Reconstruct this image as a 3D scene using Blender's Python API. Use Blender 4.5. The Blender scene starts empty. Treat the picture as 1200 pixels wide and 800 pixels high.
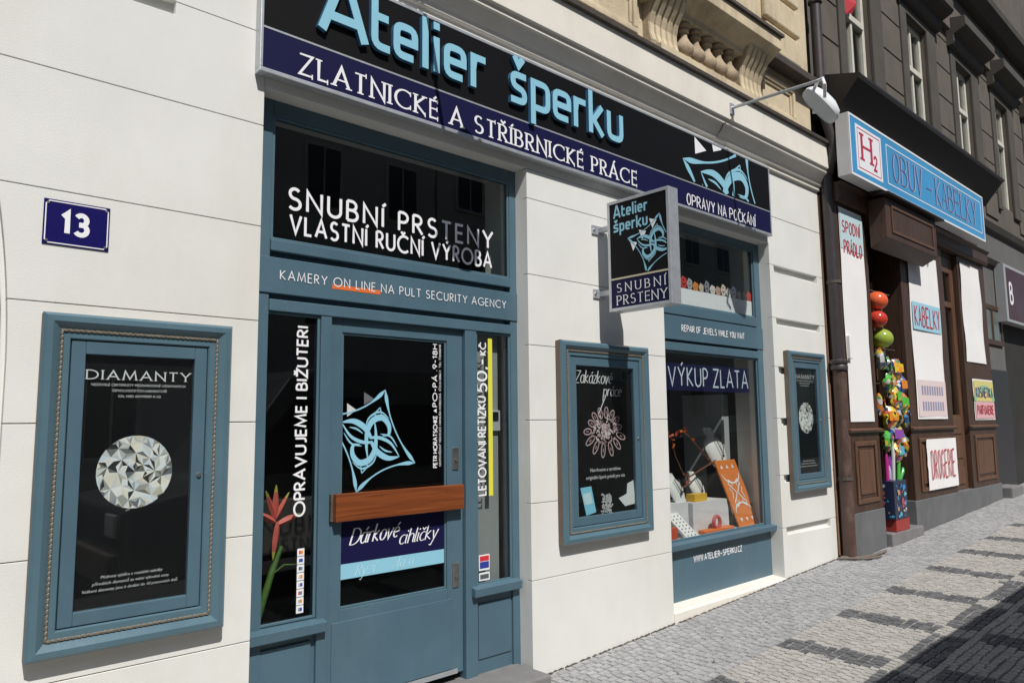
import bpy, bmesh, math, random
from mathutils import Vector, Matrix
random.seed(7)
scene = bpy.context.scene
COL = scene.collection
R = math.radians

# ------------------------------------------------------------------ camera, sky, sun, exposure
# x runs along the facades, y into the buildings, z up; z = 0 is eye height, the pavement lies about 1.5 m below
cam_data = bpy.data.cameras.new('camera')
cam_data.sensor_width = 36.0
cam_data.lens = 26.15
cam_data.clip_start = 0.05
cam_data.clip_end = 500
cam = bpy.data.objects.new('camera', cam_data)
COL.objects.link(cam)
yaw, pitch, roll = R(42.78), R(6.296), R(-0.636)
_F = Vector((math.sin(yaw)*math.cos(pitch), math.cos(yaw)*math.cos(pitch), math.sin(pitch)))
_Rt = Vector((math.cos(yaw), -math.sin(yaw), 0))
_U = _Rt.cross(_F)
_R2 = _Rt*math.cos(roll) + _U*math.sin(roll)
_U2 = -_Rt*math.sin(roll) + _U*math.cos(roll)
_M = Matrix((_R2, _U2, -_F)).transposed().to_4x4()
_M.translation = (0, -3.4, 0)
cam.matrix_world = _M
scene.camera = cam

SUN_TX, SUN_TZ = 0.31, 1.35         # per metre towards the wall the light moves 0.31 m right and 1.35 m down
sun_from = Vector((-SUN_TX, -1.0, SUN_TZ)).normalized()
world = bpy.data.worlds.new('World')
scene.world = world
world.use_nodes = True
wn = world.node_tree.nodes
bg = wn['Background']
sky = wn.new('ShaderNodeTexSky')
sky.sky_type = 'NISHITA'
sky.sun_disc = False
sky.sun_elevation = math.asin(sun_from.z)
sky.sun_rotation = math.atan2(sun_from.x, sun_from.y)
world.node_tree.links.new(sky.outputs['Color'], bg.inputs['Color'])
bg.inputs['Strength'].default_value = 0.075
sun_data = bpy.data.lights.new('sun', 'SUN')
sun_data.energy = 4.5
sun_data.angle = R(0.5)
sun_data.color = (1.0, 0.965, 0.91)
sun = bpy.data.objects.new('sun', sun_data)
sun.rotation_euler = (-sun_from).to_track_quat('-Z', 'Y').to_euler()
sun.location = sun_from*40
COL.objects.link(sun)
scene.view_settings.view_transform = 'Standard'
scene.view_settings.look = 'None'
scene.view_settings.exposure = 0.0
scene.view_settings.gamma = 1.0
scene.view_settings.use_curve_mapping = False
scene.render.engine = 'CYCLES'

# ------------------------------------------------------------------ mesh helpers
WPOS = {}
class G:
    """collects faces; .obj() links them as one mesh object"""
    def __init__(s): s.v = []; s.f = []; s.m = []
    def add(s, vs, fs, mi=0):
        o = len(s.v); s.v += [tuple(p) for p in vs]
        for f in fs: s.f.append(tuple(i+o for i in f)); s.m.append(mi)
        return s
    def box(s, x0, x1, y0, y1, z0, z1, mi=0):
        return s.add([(x0,y0,z0),(x1,y0,z0),(x1,y1,z0),(x0,y1,z0),(x0,y0,z1),(x1,y0,z1),(x1,y1,z1),(x0,y1,z1)],
                     [(0,3,2,1),(4,5,6,7),(0,1,5,4),(1,2,6,5),(2,3,7,6),(3,0,4,7)], mi)
    def prism(s, poly, axis, a, b, mi=0):
        """poly in the two other axes: x -> (y,z); y -> (x,z); z -> (x,y)"""
        n = len(poly)
        def P(p, t):
            return (t,p[0],p[1]) if axis == 'x' else ((p[0],t,p[1]) if axis == 'y' else (p[0],p[1],t))
        vs = [P(p,a) for p in poly]+[P(p,b) for p in poly]
        fs = [tuple(range(n)), tuple(range(2*n-1,n-1,-1))]+[(i,i+n,(i+1)%n+n,(i+1)%n) for i in range(n)]
        return s.add(vs, fs, mi)
    def tube(s, pts, r, n=8, mi=0, cap=True):
        pts = [Vector(p) for p in pts]; rs = r if isinstance(r,(list,tuple)) else [r]*len(pts)
        rings = []; prev = None
        for i,p in enumerate(pts):
            d = (pts[min(i+1,len(pts)-1)]-pts[max(i-1,0)]).normalized()
            if prev is None:
                a = Vector((0,0,1)) if abs(d.z) < .9 else Vector((1,0,0)); prev = d.cross(a).normalized()
            u = (prev-d*prev.dot(d)).normalized(); w = d.cross(u); prev = u
            rings.append([p+u*rs[i]*math.cos(2*math.pi*k/n)+w*rs[i]*math.sin(2*math.pi*k/n) for k in range(n)])
        vs = [q for r_ in rings for q in r_]
        fs = [(i*n+k, i*n+(k+1)%n, (i+1)*n+(k+1)%n, (i+1)*n+k) for i in range(len(pts)-1) for k in range(n)]
        if cap: fs += [tuple(range(n))[::-1], tuple((len(pts)-1)*n+k for k in range(n))]
        return s.add(vs, fs, mi)
    def lathe(s, c, prof, n=16, mi=0, axis='z', sx=1, sy=1):
        vs = []
        for r,h in prof:
            for k in range(n):
                a = 2*math.pi*k/n; p = (r*math.cos(a)*sx, r*math.sin(a)*sy, h)
                if axis == 'y': p = (p[0], p[2], p[1])
                if axis == 'x': p = (p[2], p[0], p[1])
                vs.append((c[0]+p[0], c[1]+p[1], c[2]+p[2]))
        m = len(prof)
        fs = [(i*n+k, i*n+(k+1)%n, (i+1)*n+(k+1)%n, (i+1)*n+k) for i in range(m-1) for k in range(n)]
        fs += [tuple(range(n))[::-1], tuple((m-1)*n+k for k in range(n))]
        return s.add(vs, fs, mi)
    def obj(s, name, mats, parent=None, bevel=0, smooth=False, label=None, origin=None, seg=2, norm=True):
        me = bpy.data.meshes.new(name)
        if origin is None:
            if s.v:
                xs,ys,zs = zip(*s.v)
                origin = ((min(xs)+max(xs))/2, (min(ys)+max(ys))/2, min(zs))
            else: origin = (0,0,0)
        o = Vector(origin)
        me.from_pydata([(p[0]-o.x,p[1]-o.y,p[2]-o.z) for p in s.v], [], s.f)
        if not isinstance(mats,(list,tuple)): mats = [mats]
        for m in mats: me.materials.append(m)
        me.polygons.foreach_set('material_index', s.m)
        if norm:
            bm = bmesh.new(); bm.from_mesh(me)
            bmesh.ops.recalc_face_normals(bm, faces=bm.faces); bm.to_mesh(me); bm.free()
        if smooth:
            me.polygons.foreach_set('use_smooth', [True]*len(me.polygons))
            try: me.set_sharp_from_angle(angle=R(40))
            except Exception: pass
        ob = bpy.data.objects.new(name, me)
        COL.objects.link(ob)
        place(ob, o, parent)
        if bevel:
            b = ob.modifiers.new('bevel','BEVEL'); b.width = bevel; b.segments = seg; b.limit_method = 'ANGLE'; b.angle_limit = R(40)
        if label: ob['label'] = label
        return ob
def place(ob, wpos, parent=None):
    WPOS[ob.name] = Vector(wpos)
    if parent is not None:
        ob.parent = parent
        ob.location = Vector(wpos)-WPOS[parent.name]
    else: ob.location = wpos
def box(x0,x1,y0,y1,z0,z1): return G().box(x0,x1,y0,y1,z0,z1)
def tag(o, label=None, cat=None, group=None, kind=None):
    for k,v in (('label',label),('category',cat),('group',group),('kind',kind)):
        if v: o[k] = v
    return o
def thing(name, loc, label, cat, group=None):
    o = bpy.data.objects.new(name, None); COL.objects.link(o); o.empty_display_size = .1
    place(o, loc); return tag(o, label, cat, group)
def copy_tree(o, wpos, parent=None):
    c = o.copy(); COL.objects.link(c)
    if parent is None: c.location = wpos
    else: c.parent = parent
    for ch in list(o.children): copy_tree(ch, None, c)
    WPOS[c.name] = Vector(wpos) if wpos is not None else Vector((0,0,0))
    return c

# ------------------------------------------------------------------ materials
def new_mat(name):
    m = bpy.data.materials.new(name); m.use_nodes = True
    return m, m.node_tree.nodes, m.node_tree.links, m.node_tree.nodes['Principled BSDF']
def mat(name, col, rough=.6, var=.12, scale=6, bump=0., bscale=80, metal=0., stain=None, stain_amt=.4, stain_scale=1.5, spec=.5, stretch=None, island=0., coat=0.):
    """painted / mineral surface: colour with two scales of noise, optional stains, fine relief"""
    m, n, l, p = new_mat(name)
    p.inputs['Roughness'].default_value = rough; p.inputs['Metallic'].default_value = metal
    p.inputs['Specular IOR Level'].default_value = spec
    p.inputs['Coat Weight'].default_value = coat
    geo = n.new('ShaderNodeNewGeometry')
    vec = geo.outputs['Position']
    if stretch:
        mp = n.new('ShaderNodeMapping'); mp.inputs['Scale'].default_value = stretch
        l.new(vec, mp.inputs['Vector']); vec = mp.outputs['Vector']
    t = n.new('ShaderNodeTexNoise'); t.inputs['Scale'].default_value = scale; t.inputs['Detail'].default_value = 6; t.inputs['Roughness'].default_value = .6
    l.new(vec, t.inputs['Vector'])
    r = n.new('ShaderNodeMapRange'); r.inputs[1].default_value = .25; r.inputs[2].default_value = .75
    r.inputs[3].default_value = 1-var; r.inputs[4].default_value = 1+var
    l.new(t.outputs['Fac'], r.inputs[0])
    fac = r.outputs[0]
    if island:
        oi = n.new('ShaderNodeObjectInfo'); ad = n.new('ShaderNodeMath'); ad.operation = 'ADD'
        l.new(oi.outputs['Random'], ad.inputs[0]); l.new(geo.outputs['Random Per Island'], ad.inputs[1])
        fr = n.new('ShaderNodeMath'); fr.operation = 'FRACT'; l.new(ad.outputs[0], fr.inputs[0])
        mr = n.new('ShaderNodeMapRange'); mr.inputs[3].default_value = 1-island; mr.inputs[4].default_value = 1+island
        l.new(fr.outputs[0], mr.inputs[0])
        mu = n.new('ShaderNodeMath'); mu.operation = 'MULTIPLY'; l.new(fac, mu.inputs[0]); l.new(mr.outputs[0], mu.inputs[1]); fac = mu.outputs[0]
    vm = n.new('ShaderNodeVectorMath'); vm.operation = 'SCALE'; vm.inputs[0].default_value = col[:3]
    l.new(fac, vm.inputs['Scale'])
    c = vm.outputs[0]
    if stain:
        t2 = n.new('ShaderNodeTexNoise'); t2.inputs['Scale'].default_value = stain_scale; t2.inputs['Detail'].default_value = 8; t2.inputs['Roughness'].default_value = .68
        mp2 = n.new('ShaderNodeMapping'); mp2.inputs['Scale'].default_value = (1,1,.35); l.new(geo.outputs['Position'], mp2.inputs['Vector']); l.new(mp2.outputs[0], t2.inputs['Vector'])
        r2 = n.new('ShaderNodeMapRange'); r2.inputs[1].default_value = .5; r2.inputs[2].default_value = .75; r2.inputs[4].default_value = stain_amt
        l.new(t2.outputs['Fac'], r2.inputs[0])
        mx = n.new('ShaderNodeMix'); mx.data_type = 'RGBA'; mx.inputs[7].default_value = (*stain[:3],1)
        l.new(r2.outputs[0], mx.inputs[0]); l.new(c, mx.inputs[6]); c = mx.outputs[2]
    l.new(c, p.inputs['Base Color'])
    if bump:
        t3 = n.new('ShaderNodeTexNoise'); t3.inputs['Scale'].default_value = bscale; t3.inputs['Detail'].default_value = 4
        l.new(vec, t3.inputs['Vector'])
        b = n.new('ShaderNodeBump'); b.inputs['Strength'].default_value = bump; b.inputs['Distance'].default_value = .01
        l.new(t3.outputs['Fac'], b.inputs['Height']); l.new(b.outputs[0], p.inputs['Normal'])
    if var:
        rr = n.new('ShaderNodeMapRange'); rr.inputs[3].default_value = max(rough-.08,.02); rr.inputs[4].default_value = min(rough+.1,1)
        l.new(t.outputs['Fac'], rr.inputs[0]); l.new(rr.outputs[0], p.inputs['Roughness'])
    return m
def plain(name, col, rough=.5, metal=0., spec=.5):
    m, n, l, p = new_mat(name)
    p.inputs['Base Color'].default_value = (*col[:3],1); p.inputs['Roughness'].default_value = rough; p.inputs['Metallic'].default_value = metal
    p.inputs['Specular IOR Level'].default_value = spec
    return m
def glass(name, tint=(.93,.95,.94), ior=1.5, wavy=.0):
    m = bpy.data.materials.new(name); m.use_nodes = True; n = m.node_tree.nodes; l = m.node_tree.links
    n.remove(n['Principled BSDF']); out = n['Material Output']
    tr = n.new('ShaderNodeBsdfTransparent'); tr.inputs[0].default_value = (*tint,1)
    gl = n.new('ShaderNodeBsdfGlossy'); gl.inputs['Roughness'].default_value = .006
    # Schlick reflectance, the same from both sides of the pane
    fr = n.new('ShaderNodeLayerWeight'); fr.inputs['Blend'].default_value = .5
    po = n.new('ShaderNodeMath'); po.operation = 'POWER'; po.inputs[1].default_value = 5; l.new(fr.outputs['Facing'], po.inputs[0])
    mu = n.new('ShaderNodeMath'); mu.operation = 'MULTIPLY_ADD'; mu.inputs[1].default_value = .94; mu.inputs[2].default_value = .06; mu.use_clamp = True; l.new(po.outputs[0], mu.inputs[0])
    mx = n.new('ShaderNodeMixShader'); l.new(mu.outputs[0], mx.inputs[0])
    l.new(tr.outputs[0], mx.inputs[1]); l.new(gl.outputs[0], mx.inputs[2]); l.new(mx.outputs[0], out.inputs['Surface'])
    if wavy:
        geo = n.new('ShaderNodeNewGeometry'); t = n.new('ShaderNodeTexNoise'); t.inputs['Scale'].default_value = 1.3; l.new(geo.outputs['Position'], t.inputs['Vector'])
        b = n.new('ShaderNodeBump'); b.inputs['Strength'].default_value = wavy; b.inputs['Distance'].default_value = .02
        l.new(t.outputs['Fac'], b.inputs['Height']); l.new(b.outputs[0], gl.inputs['Normal'])
    return m
def wood(name, c1, c2, rough=.45, axis='x', scale=3.):
    m, n, l, p = new_mat(name); p.inputs['Roughness'].default_value = rough
    geo = n.new('ShaderNodeNewGeometry'); mp = n.new('ShaderNodeMapping')
    mp.inputs['Scale'].default_value = (scale*.35, scale*6, scale*9) if axis == 'x' else (scale*6, scale*6, scale*.5)
    l.new(geo.outputs['Position'], mp.inputs['Vector'])
    t = n.new('ShaderNodeTexNoise'); t.inputs['Scale'].default_value = 2.2; t.inputs['Detail'].default_value = 8; t.inputs['Distortion'].default_value = .8
    l.new(mp.outputs[0], t.inputs['Vector'])
    cr = n.new('ShaderNodeValToRGB'); cr.color_ramp.elements[0].position = .32; cr.color_ramp.elements[1].position = .68
    cr.color_ramp.elements[0].color = (*c1,1); cr.color_ramp.elements[1].color = (*c2,1)
    l.new(t.outputs['Fac'], cr.inputs[0]); l.new(cr.outputs[0], p.inputs['Base Color'])
    b = n.new('ShaderNodeBump'); b.inputs['Strength'].default_value = .15; b.inputs['Distance'].default_value = .004
    l.new(t.outputs['Fac'], b.inputs['Height']); l.new(b.outputs[0], p.inputs['Normal'])
    return m
def toy_print(name, base):
    """printed foil: small patches of several colours around a base colour"""
    m, n, l, p = new_mat(name); p.inputs['Roughness'].default_value = .28
    geo = n.new('ShaderNodeNewGeometry'); v = n.new('ShaderNodeTexVoronoi'); v.inputs['Scale'].default_value = 22; l.new(geo.outputs['Position'], v.inputs['Vector'])
    sp = n.new('ShaderNodeSeparateColor'); l.new(v.outputs['Color'], sp.inputs[0])
    cr = n.new('ShaderNodeValToRGB'); cr.color_ramp.interpolation = 'CONSTANT'
    cols = [base,(.62,.45,.05),(.60,.58,.55),base,(.55,.10,.04),(.08,.30,.08),(.04,.12,.35),base,(.03,.03,.03)]
    e = cr.color_ramp.elements; e[0].color = (*cols[0],1); e[1].position = .12; e[1].color = (*cols[1],1)
    for i,c in enumerate(cols[2:]): x = e.new(.24+.11*i); x.color = (*c,1)
    l.new(sp.outputs[0], cr.inputs[0]); l.new(cr.outputs[0], p.inputs['Base Color'])
    return m
def vcol(name, rough=.4):
    m, n, l, p = new_mat(name); p.inputs['Roughness'].default_value = rough
    a = n.new('ShaderNodeVertexColor'); a.layer_name = 'Col'; l.new(a.outputs[0], p.inputs['Base Color']); return m

M = dict(
 plaster = mat('cream_plaster', (.72,.722,.69), .85, .05, 2.2, .12, 160, stain=(.58,.545,.46), stain_amt=.42, stain_scale=1.1),
 cornice = mat('cornice_plaster', (.76,.725,.655), .85, .05, 2.5, .2, 140, stain=(.45,.40,.32), stain_amt=.3, stain_scale=2),
 sandstone = mat('ochre_stone', (.62,.52,.36), .9, .13, 5, .4, 90, stain=(.17,.135,.10), stain_amt=.6, stain_scale=2.6),
  stonebrown = mat('stained_stone', (.43,.34,.235), .9, .2, 9, .4, 90, stain=(.12,.095,.07), stain_amt=.7, stain_scale=6),
 soot = mat('weathered_tin', (.085,.07,.06), .8, .3, 14, .3, 60),
 teal = mat('teal_paint', (.072,.135,.178), .42, .10, 3, .08, 60, stain=(.12,.18,.21), stain_amt=.35, stain_scale=5),
 tealL = mat('teal_frame_paint', (.085,.155,.195), .33, .09, 4, .05, 60),
 rope = mat('gilt_rope', (.20,.175,.14), .5, .3, 60, .3, 200, metal=.3),
 black = plain('black_print', (.010,.010,.011), .22),
 signblack = plain('sign_black_film', (.007,.007,.008), .55, spec=.12),
 navy = plain('navy_film', (.010,.0095,.052), .5, spec=.15),
 sky_blue = plain('light_blue_film', (.27,.56,.70), .35),
 blue_side = plain('letter_return_blue', (.05,.17,.32), .35),
 white = plain('white_film', (.84,.84,.87), .4),
 paper = mat('white_paper', (.84,.83,.83), .7, .03, 3, .1, 12),
 alu = mat('brushed_aluminium', (.52,.54,.57), .42, .1, 20, .05, 200, metal=.55),
 glass = glass('window_glass', wavy=.035),
 dark = mat('dark_interior', (.022,.021,.019), .8, .3, 2),
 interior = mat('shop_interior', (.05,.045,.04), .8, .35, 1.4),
 lightpanel = mat('pale_grey_board', (.42,.43,.45), .7, .05, 3),
 oak = wood('varnished_oak', (.14,.036,.011), (.26,.074,.022), .38, 'x', 3.2),
 brown = wood('dark_brown_wood', (.042,.023,.015), (.088,.046,.028), .5, 'z', 2.5),
 brownL = wood('red_brown_wood', (.085,.042,.024), (.15,.075,.042), .48, 'z', 2.5),
 steel = mat('steel', (.42,.41,.40), .35, .15, 30, metal=.9),
 concrete = mat('grey_concrete', (.19,.185,.185), .85, .15, 8, .4, 120, stain=(.10,.10,.10), stain_amt=.5, stain_scale=4),
 plinth = mat('grey_painted_plinth', (.135,.14,.145), .8, .13, 5, .3, 90, stain=(.07,.07,.07), stain_amt=.5, stain_scale=3),
 pipe = mat('brown_pipe_paint', (.085,.048,.038), .5, .25, 12, .2, 60, stain=(.22,.17,.13), stain_amt=.6, stain_scale=9),
 pipeD = mat('dark_pipe_paint', (.045,.036,.038), .45, .2, 10),
 sooty = mat('sooty_facade', (.118,.102,.084), .9, .16, 2.5, .5, 70, stain=(.045,.04,.034), stain_amt=.6, stain_scale=1.6),
 sootyD = mat('sooty_trim', (.075,.067,.057), .9, .2, 3, .4, 70),
 grey = mat('grey_render', (.125,.122,.118), .9, .14, 2.4, .35, 90, stain=(.06,.06,.06), stain_amt=.5, stain_scale=1.2),
 tin = mat('dark_brown_tin', (.014,.010,.008), .5, .25, 6),
 enamel = plain('blue_enamel', (.011,.009,.105), .18),
 bone = mat('white_window_paint', (.60,.58,.50), .6, .12, 8),
)
def colm(name, c, rough=.45, cache={}):
    if name not in cache: cache[name] = plain(name, c, rough)
    return cache[name]

# ------------------------------------------------------------------ stroke lettering (own skeleton alphabet)
def arc(cx, cy, rx, ry, a0, a1, n=14):
    return [(cx+rx*math.cos(R(a0+(a1-a0)*i/n)), cy+ry*math.sin(R(a0+(a1-a0)*i/n))) for i in range(n+1)]
CAPS = {
 'A':(.74,[[(0,0),(.37,1),(.74,0)],[(.13,.33),(.61,.33)]]),
 'B':(.52,[[(0,0),(0,1)],[(0,1),(.2,1)]+arc(.2,.765,.24,.235,90,-90)+[(0,.53)],[(.1,.53)]+arc(.24,.265,.27,.265,90,-90)+[(0,0)]]),
 'C':(.82,[arc(.5,.5,.5,.5,48,312,20)]),
 'D':(.70,[[(0,0),(0,1)],[(0,1)]+arc(.2,.5,.5,.5,90,-90)+[(0,0)]]),
 'E':(.44,[[(.44,1),(0,1),(0,0),(.44,0)],[(0,.53),(.40,.53)]]),
 'F':(.42,[[(.42,1),(0,1),(0,0)],[(0,.52),(.38,.52)]]),
 'G':(.94,[arc(.5,.5,.5,.5,45,350,20)+[(.94,.47),(.55,.47)]]),
 'H':(.62,[[(0,0),(0,1)],[(.62,0),(.62,1)],[(0,.52),(.62,.52)]]),
 'I':(.02,[[(0,0),(0,1)]]),
 'J':(.34,[[(.34,1),(.34,.2)]+arc(.14,.2,.2,.2,0,-120,8)]),
 'K':(.56,[[(0,0),(0,1)],[(.52,1),(.03,.5),(.56,0)]]),
 'L':(.42,[[(0,1),(0,0),(.42,0)]]),
 'M':(.88,[[(0,0),(.12,1),(.44,.1),(.76,1),(.88,0)]]),
 'N':(.66,[[(0,0),(0,1),(.66,0),(.66,1)]]),
 'O':(1.,[arc(.5,.5,.5,.5,90,450,28)]),
 'P':(.48,[[(0,0),(0,1)],[(0,1),(.2,1)]+arc(.2,.73,.28,.27,90,-90)+[(0,.46)]]),
 'R':(.52,[[(0,0),(0,1)],[(0,1),(.2,1)]+arc(.2,.745,.26,.255,90,-90)+[(0,.49)],[(.18,.49),(.52,0)]]),
 'S':(.52,[arc(.27,.755,.22,.245,35,270,14)+arc(.26,.255,.26,.255,90,-145,14)[1:]]),
 'T':(.56,[[(0,1),(.56,1)],[(.28,1),(.28,0)]]),
 'U':(.6,[[(0,1),(0,.3)]+arc(.3,.3,.3,.3,180,360,14)+[(.6,1)]]),
 'V':(.7,[[(0,1),(.35,0),(.7,1)]]),
 'W':(1.1,[[(0,1),(.27,0),(.55,.95),(.83,0),(1.1,1)]]),
 'X':(.62,[[(0,0),(.62,1)],[(0,1),(.62,0)]]),
 'Y':(.66,[[(0,1),(.33,.48),(.66,1)],[(.33,.48),(.33,0)]]),
 'Z':(.58,[[(0,1),(.58,1),(0,0),(.58,0)]]),
 '0':(.56,[arc(.28,.5,.28,.5,90,450,22)]),
 '1':(.22,[[(0,.8),(.2,1),(.2,0)]]),
 '2':(.5,[arc(.25,.74,.24,.26,170,-30,12)+[(0,0),(.5,0)]]),
 '3':(.5,[arc(.24,.75,.23,.25,150,-90,12)+[(.14,.5)],[(.16,.52)]+arc(.24,.26,.26,.26,90,-150,12)]),
 '5':(.5,[[(.44,1),(.1,1),(.04,.56)]+arc(.23,.32,.27,.32,115,-140,14)]),
 '8':(.5,[arc(.25,.76,.2,.24,90,450,18),arc(.25,.27,.25,.27,90,450,18)]),
 '9':(.5,[arc(.25,.7,.25,.3,0,360,18),[(.5,.7),(.22,0)]]),
 '-':(.3,[[(0,.42),(.3,.42)]]), '.':(.03,[[(0,0),(0,.1)]]), ',':(.06,[[(.06,.1),(0,-.14)]]), '!':(.02,[[(0,.3),(0,1)],[(0,0),(0,.1)]]),
}
LOW = {
 'a':(.5,[arc(.22,.33,.22,.33,50,320,16),[(.44,.68),(.42,.10),(.54,0)]]),
 'c':(.4,[arc(.25,.33,.25,.33,55,310,14)]),
 'e':(.44,[[(.02,.34),(.42,.42)]+arc(.24,.36,.22,.32,20,310,14)]),
 'h':(.46,[[(0,0),(.0,1.1)],[(.0,.4)]+arc(.22,.45,.2,.22,160,0,8)+[(.42,.1),(.5,0)]]),
 'i':(.1,[[(0,.66),(0,.08),(.1,0)]]),
 'k':(.46,[[(0,0),(0,1.1)],[(.36,.66),(.02,.34),(.46,0)]]),
 'l':(.1,[[(0,1.1),(0,.08),(.1,0)]]),
 'o':(.48,[arc(.24,.33,.24,.33,90,450,18)]),
 'p':(.48,[[(0,.68),(0,-.5)],arc(.22,.33,.24,.33,140,-150,14)]),
 'r':(.32,[[(0,0),(0,.66)],[(0,.4)]+arc(.2,.42,.18,.24,150,50,8)]),
 'v':(.44,[[(0,.66),(.18,0),(.44,.68)]]),
 'y':(.46,[[(0,.66),(.2,.02)],[(.46,.68),(.06,-.45),(-.12,-.4)]]),
 'z':(.4,[[(0,.66),(.4,.66),(0,0),(.42,.02)]]),
}
ACC = {'Á':('A','a'),'É':('E','a'),'Í':('I','a'),'Ý':('Y','a'),'Ó':('O','a'),'Č':('C','c'),'Ř':('R','c'),'Š':('S','c'),'Ž':('Z','c'),'Ů':('U','r'),
       'á':('a','a'),'é':('e','a'),'í':('i','a'),'č':('c','c')}
def ribbon(g, pts, hw, T, lift, depth, closed=False, mi=0, mside=None, clip=None):
    """flat band along pts (2D) with half width hw(i, nx, ny); T maps (u, v, height) to 3D"""
    q = [pts[0]]
    for p in pts[1:]:
        if (p[0]-q[-1][0])**2+(p[1]-q[-1][1])**2 > 1e-10: q.append(p)
    if closed and (q[0][0]-q[-1][0])**2+(q[0][1]-q[-1][1])**2 < 1e-9: q.pop()
    n = len(q)
    if n < 2: return
    Ls = []; Rs = []
    for i in range(n):
        a = q[i-1] if (i > 0 or closed) else None; b = q[(i+1)%n] if (i < n-1 or closed) else None
        d1 = d2 = None
        if a is not None: L = math.hypot(q[i][0]-a[0], q[i][1]-a[1]); d1 = ((q[i][0]-a[0])/L, (q[i][1]-a[1])/L)
        if b is not None: L = math.hypot(b[0]-q[i][0], b[1]-q[i][1]); d2 = ((b[0]-q[i][0])/L, (b[1]-q[i][1])/L)
        d1 = d1 or d2; d2 = d2 or d1
        n1 = (-d1[1], d1[0]); n2 = (-d2[1], d2[0])
        # offset lines on each side with their own widths, intersected (mitre), limited
        w1 = hw(i, *n1); w2 = hw(i, *n2)
        for sgn, out in ((1,Ls),(-1,Rs)):
            mx_, my_ = n1[0]+n2[0], n1[1]+n2[1]; ml = math.hypot(mx_, my_)
            if ml < .25: out.append((q[i][0]+sgn*n1[0]*w1, q[i][1]+sgn*n1[1]*w1)); continue
            mx_, my_ = mx_/ml, my_/ml; c = max(mx_*n1[0]+my_*n1[1], .42)
            w = (w1+w2)/2/c
            out.append((q[i][0]+sgn*mx_*w, q[i][1]+sgn*my_*w))
    m = n if closed else n-1
    for i in range(m):
        j = (i+1)%n
        quad = [Ls[i], Rs[i], Rs[j], Ls[j]]
        if clip and not clip(sum(p[0] for p in quad)/4, sum(p[1] for p in quad)/4): continue
        g.add([T(*p, lift+depth) for p in quad], [(0,1,2,3)], mi)
        if depth > .0015:
            ms = mi if mside is None else mside
            g.add([T(*Ls[i],lift+depth),T(*Ls[j],lift+depth),T(*Ls[j],lift),T(*Ls[i],lift)], [(0,1,2,3)], ms)
            g.add([T(*Rs[i],lift+depth),T(*Rs[j],lift+depth),T(*Rs[j],lift),T(*Rs[i],lift)], [(3,2,1,0)], ms)
    if depth > .0015 and not closed:
        ms = mi if mside is None else mside
        for k in (0, n-1): g.add([T(*Ls[k],lift+depth),T(*Rs[k],lift+depth),T(*Rs[k],lift),T(*Ls[k],lift)], [(0,1,2,3)], ms)
def frame3(O, U, V, N):
    O, U, V, N = map(Vector, (O,U,V,N))
    return lambda u, v, h: O+U*u+V*v+N*h
def text(g, s, T, height, weight=.13, width=None, serif=False, contrast=1., track=.2, lift=.0005, depth=.001, shear=0., mi=0, font=CAPS, space=.38, xs=1., eq=0., per_letter=False):
    """lay text along u from 0; when width is given the line is stretched in u to fit it"""
    glyphs = []; x = 0; wi = 0
    for ch in s:
        if ch == ' ': x += space; wi += 1; continue
        base, acc = ACC.get(ch, (ch, None))
        f = font if base in font else (CAPS if base in CAPS else LOW)
        if base not in f: x += space; continue
        w, st = f[base]
        st = [list(k) for k in st]; low = f is LOW
        if eq and w > .1:
            e_ = eq*(1.35 if base in 'MW' else 1)/w; st = [[(p[0]*e_,p[1]) for p in k] for k in st]; w = w*e_
        top = .8 if low else 1.09; cx = w/2
        if acc == 'a': st.append([(cx-.02,top),(cx+.15,top+.17)])
        if acc == 'c': st.append([(cx-.16,top+.18),(cx,top+.02),(cx+.16,top+.18)])
        if acc == 'r': st.append(arc(cx,top+.1,.09,.09,0,360,10))
        if low and base == 'i' and not acc: st.append([(.02,.86),(.05,.96)])
        glyphs.append((x, st, low, wi)); x += w+track; wi += per_letter
    total = max(x-track, .01)
    k = (width/height)/total if width else xs
    hh = weight*height/2
    layer = 0
    gl_ = g
    for gx, st, low, wi in glyphs:
        if isinstance(gl_, list):
            while len(gl_) <= wi: gl_.append(G())
            g = gl_[wi]
        for pts in st:
            layer = (layer+1)%9
            closed = len(pts) > 6 and math.hypot(pts[0][0]-pts[-1][0], pts[0][1]-pts[-1][1]) < 1e-4
            P = [(((gx+p[0])*k+shear*p[1])*height, p[1]*height) for p in pts]
            hw = lambda i, nx, ny: hh*math.sqrt(nx*nx+(contrast*ny)**2)
            L = lift+layer*.00012
            ribbon(g, P, hw, T, L, depth, closed, mi)
            if serif and not closed:
                for e, f2 in ((0,1),(-1,-2)):
                    py = pts[e][1]; dx = abs(pts[e][0]-pts[f2][0]); dy = abs(pts[e][1]-pts[f2][1])
                    if dy > dx and (py < .06 or py > .94) and py < 1.05:
                        c = P[e]; sw = hh*2.1
                        ribbon(g, [(c[0]-sw,c[1]),(c[0]+sw,c[1])], lambda i,a,b: hh*.42, T, L+.0001, depth, False, mi)
                    elif dx >= dy and .0 <= py <= 1.0 and pts[e][0] > .3:
                        c = P[e]; ribbon(g, [(c[0],c[1]-hh*1.5),(c[0],c[1]+hh*1.5)], lambda i,a,b: hh*.4, T, L+.0001, depth, False, mi)
    return total*k*height
def words(s, T, height, material, parent, name='lettering', **kw):
    gs = []; text(gs, s, T, height, **kw)
    for g in gs:
        if g.f: g.obj('letter' if kw.get('per_letter') else name, material, parent, norm=False)
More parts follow.
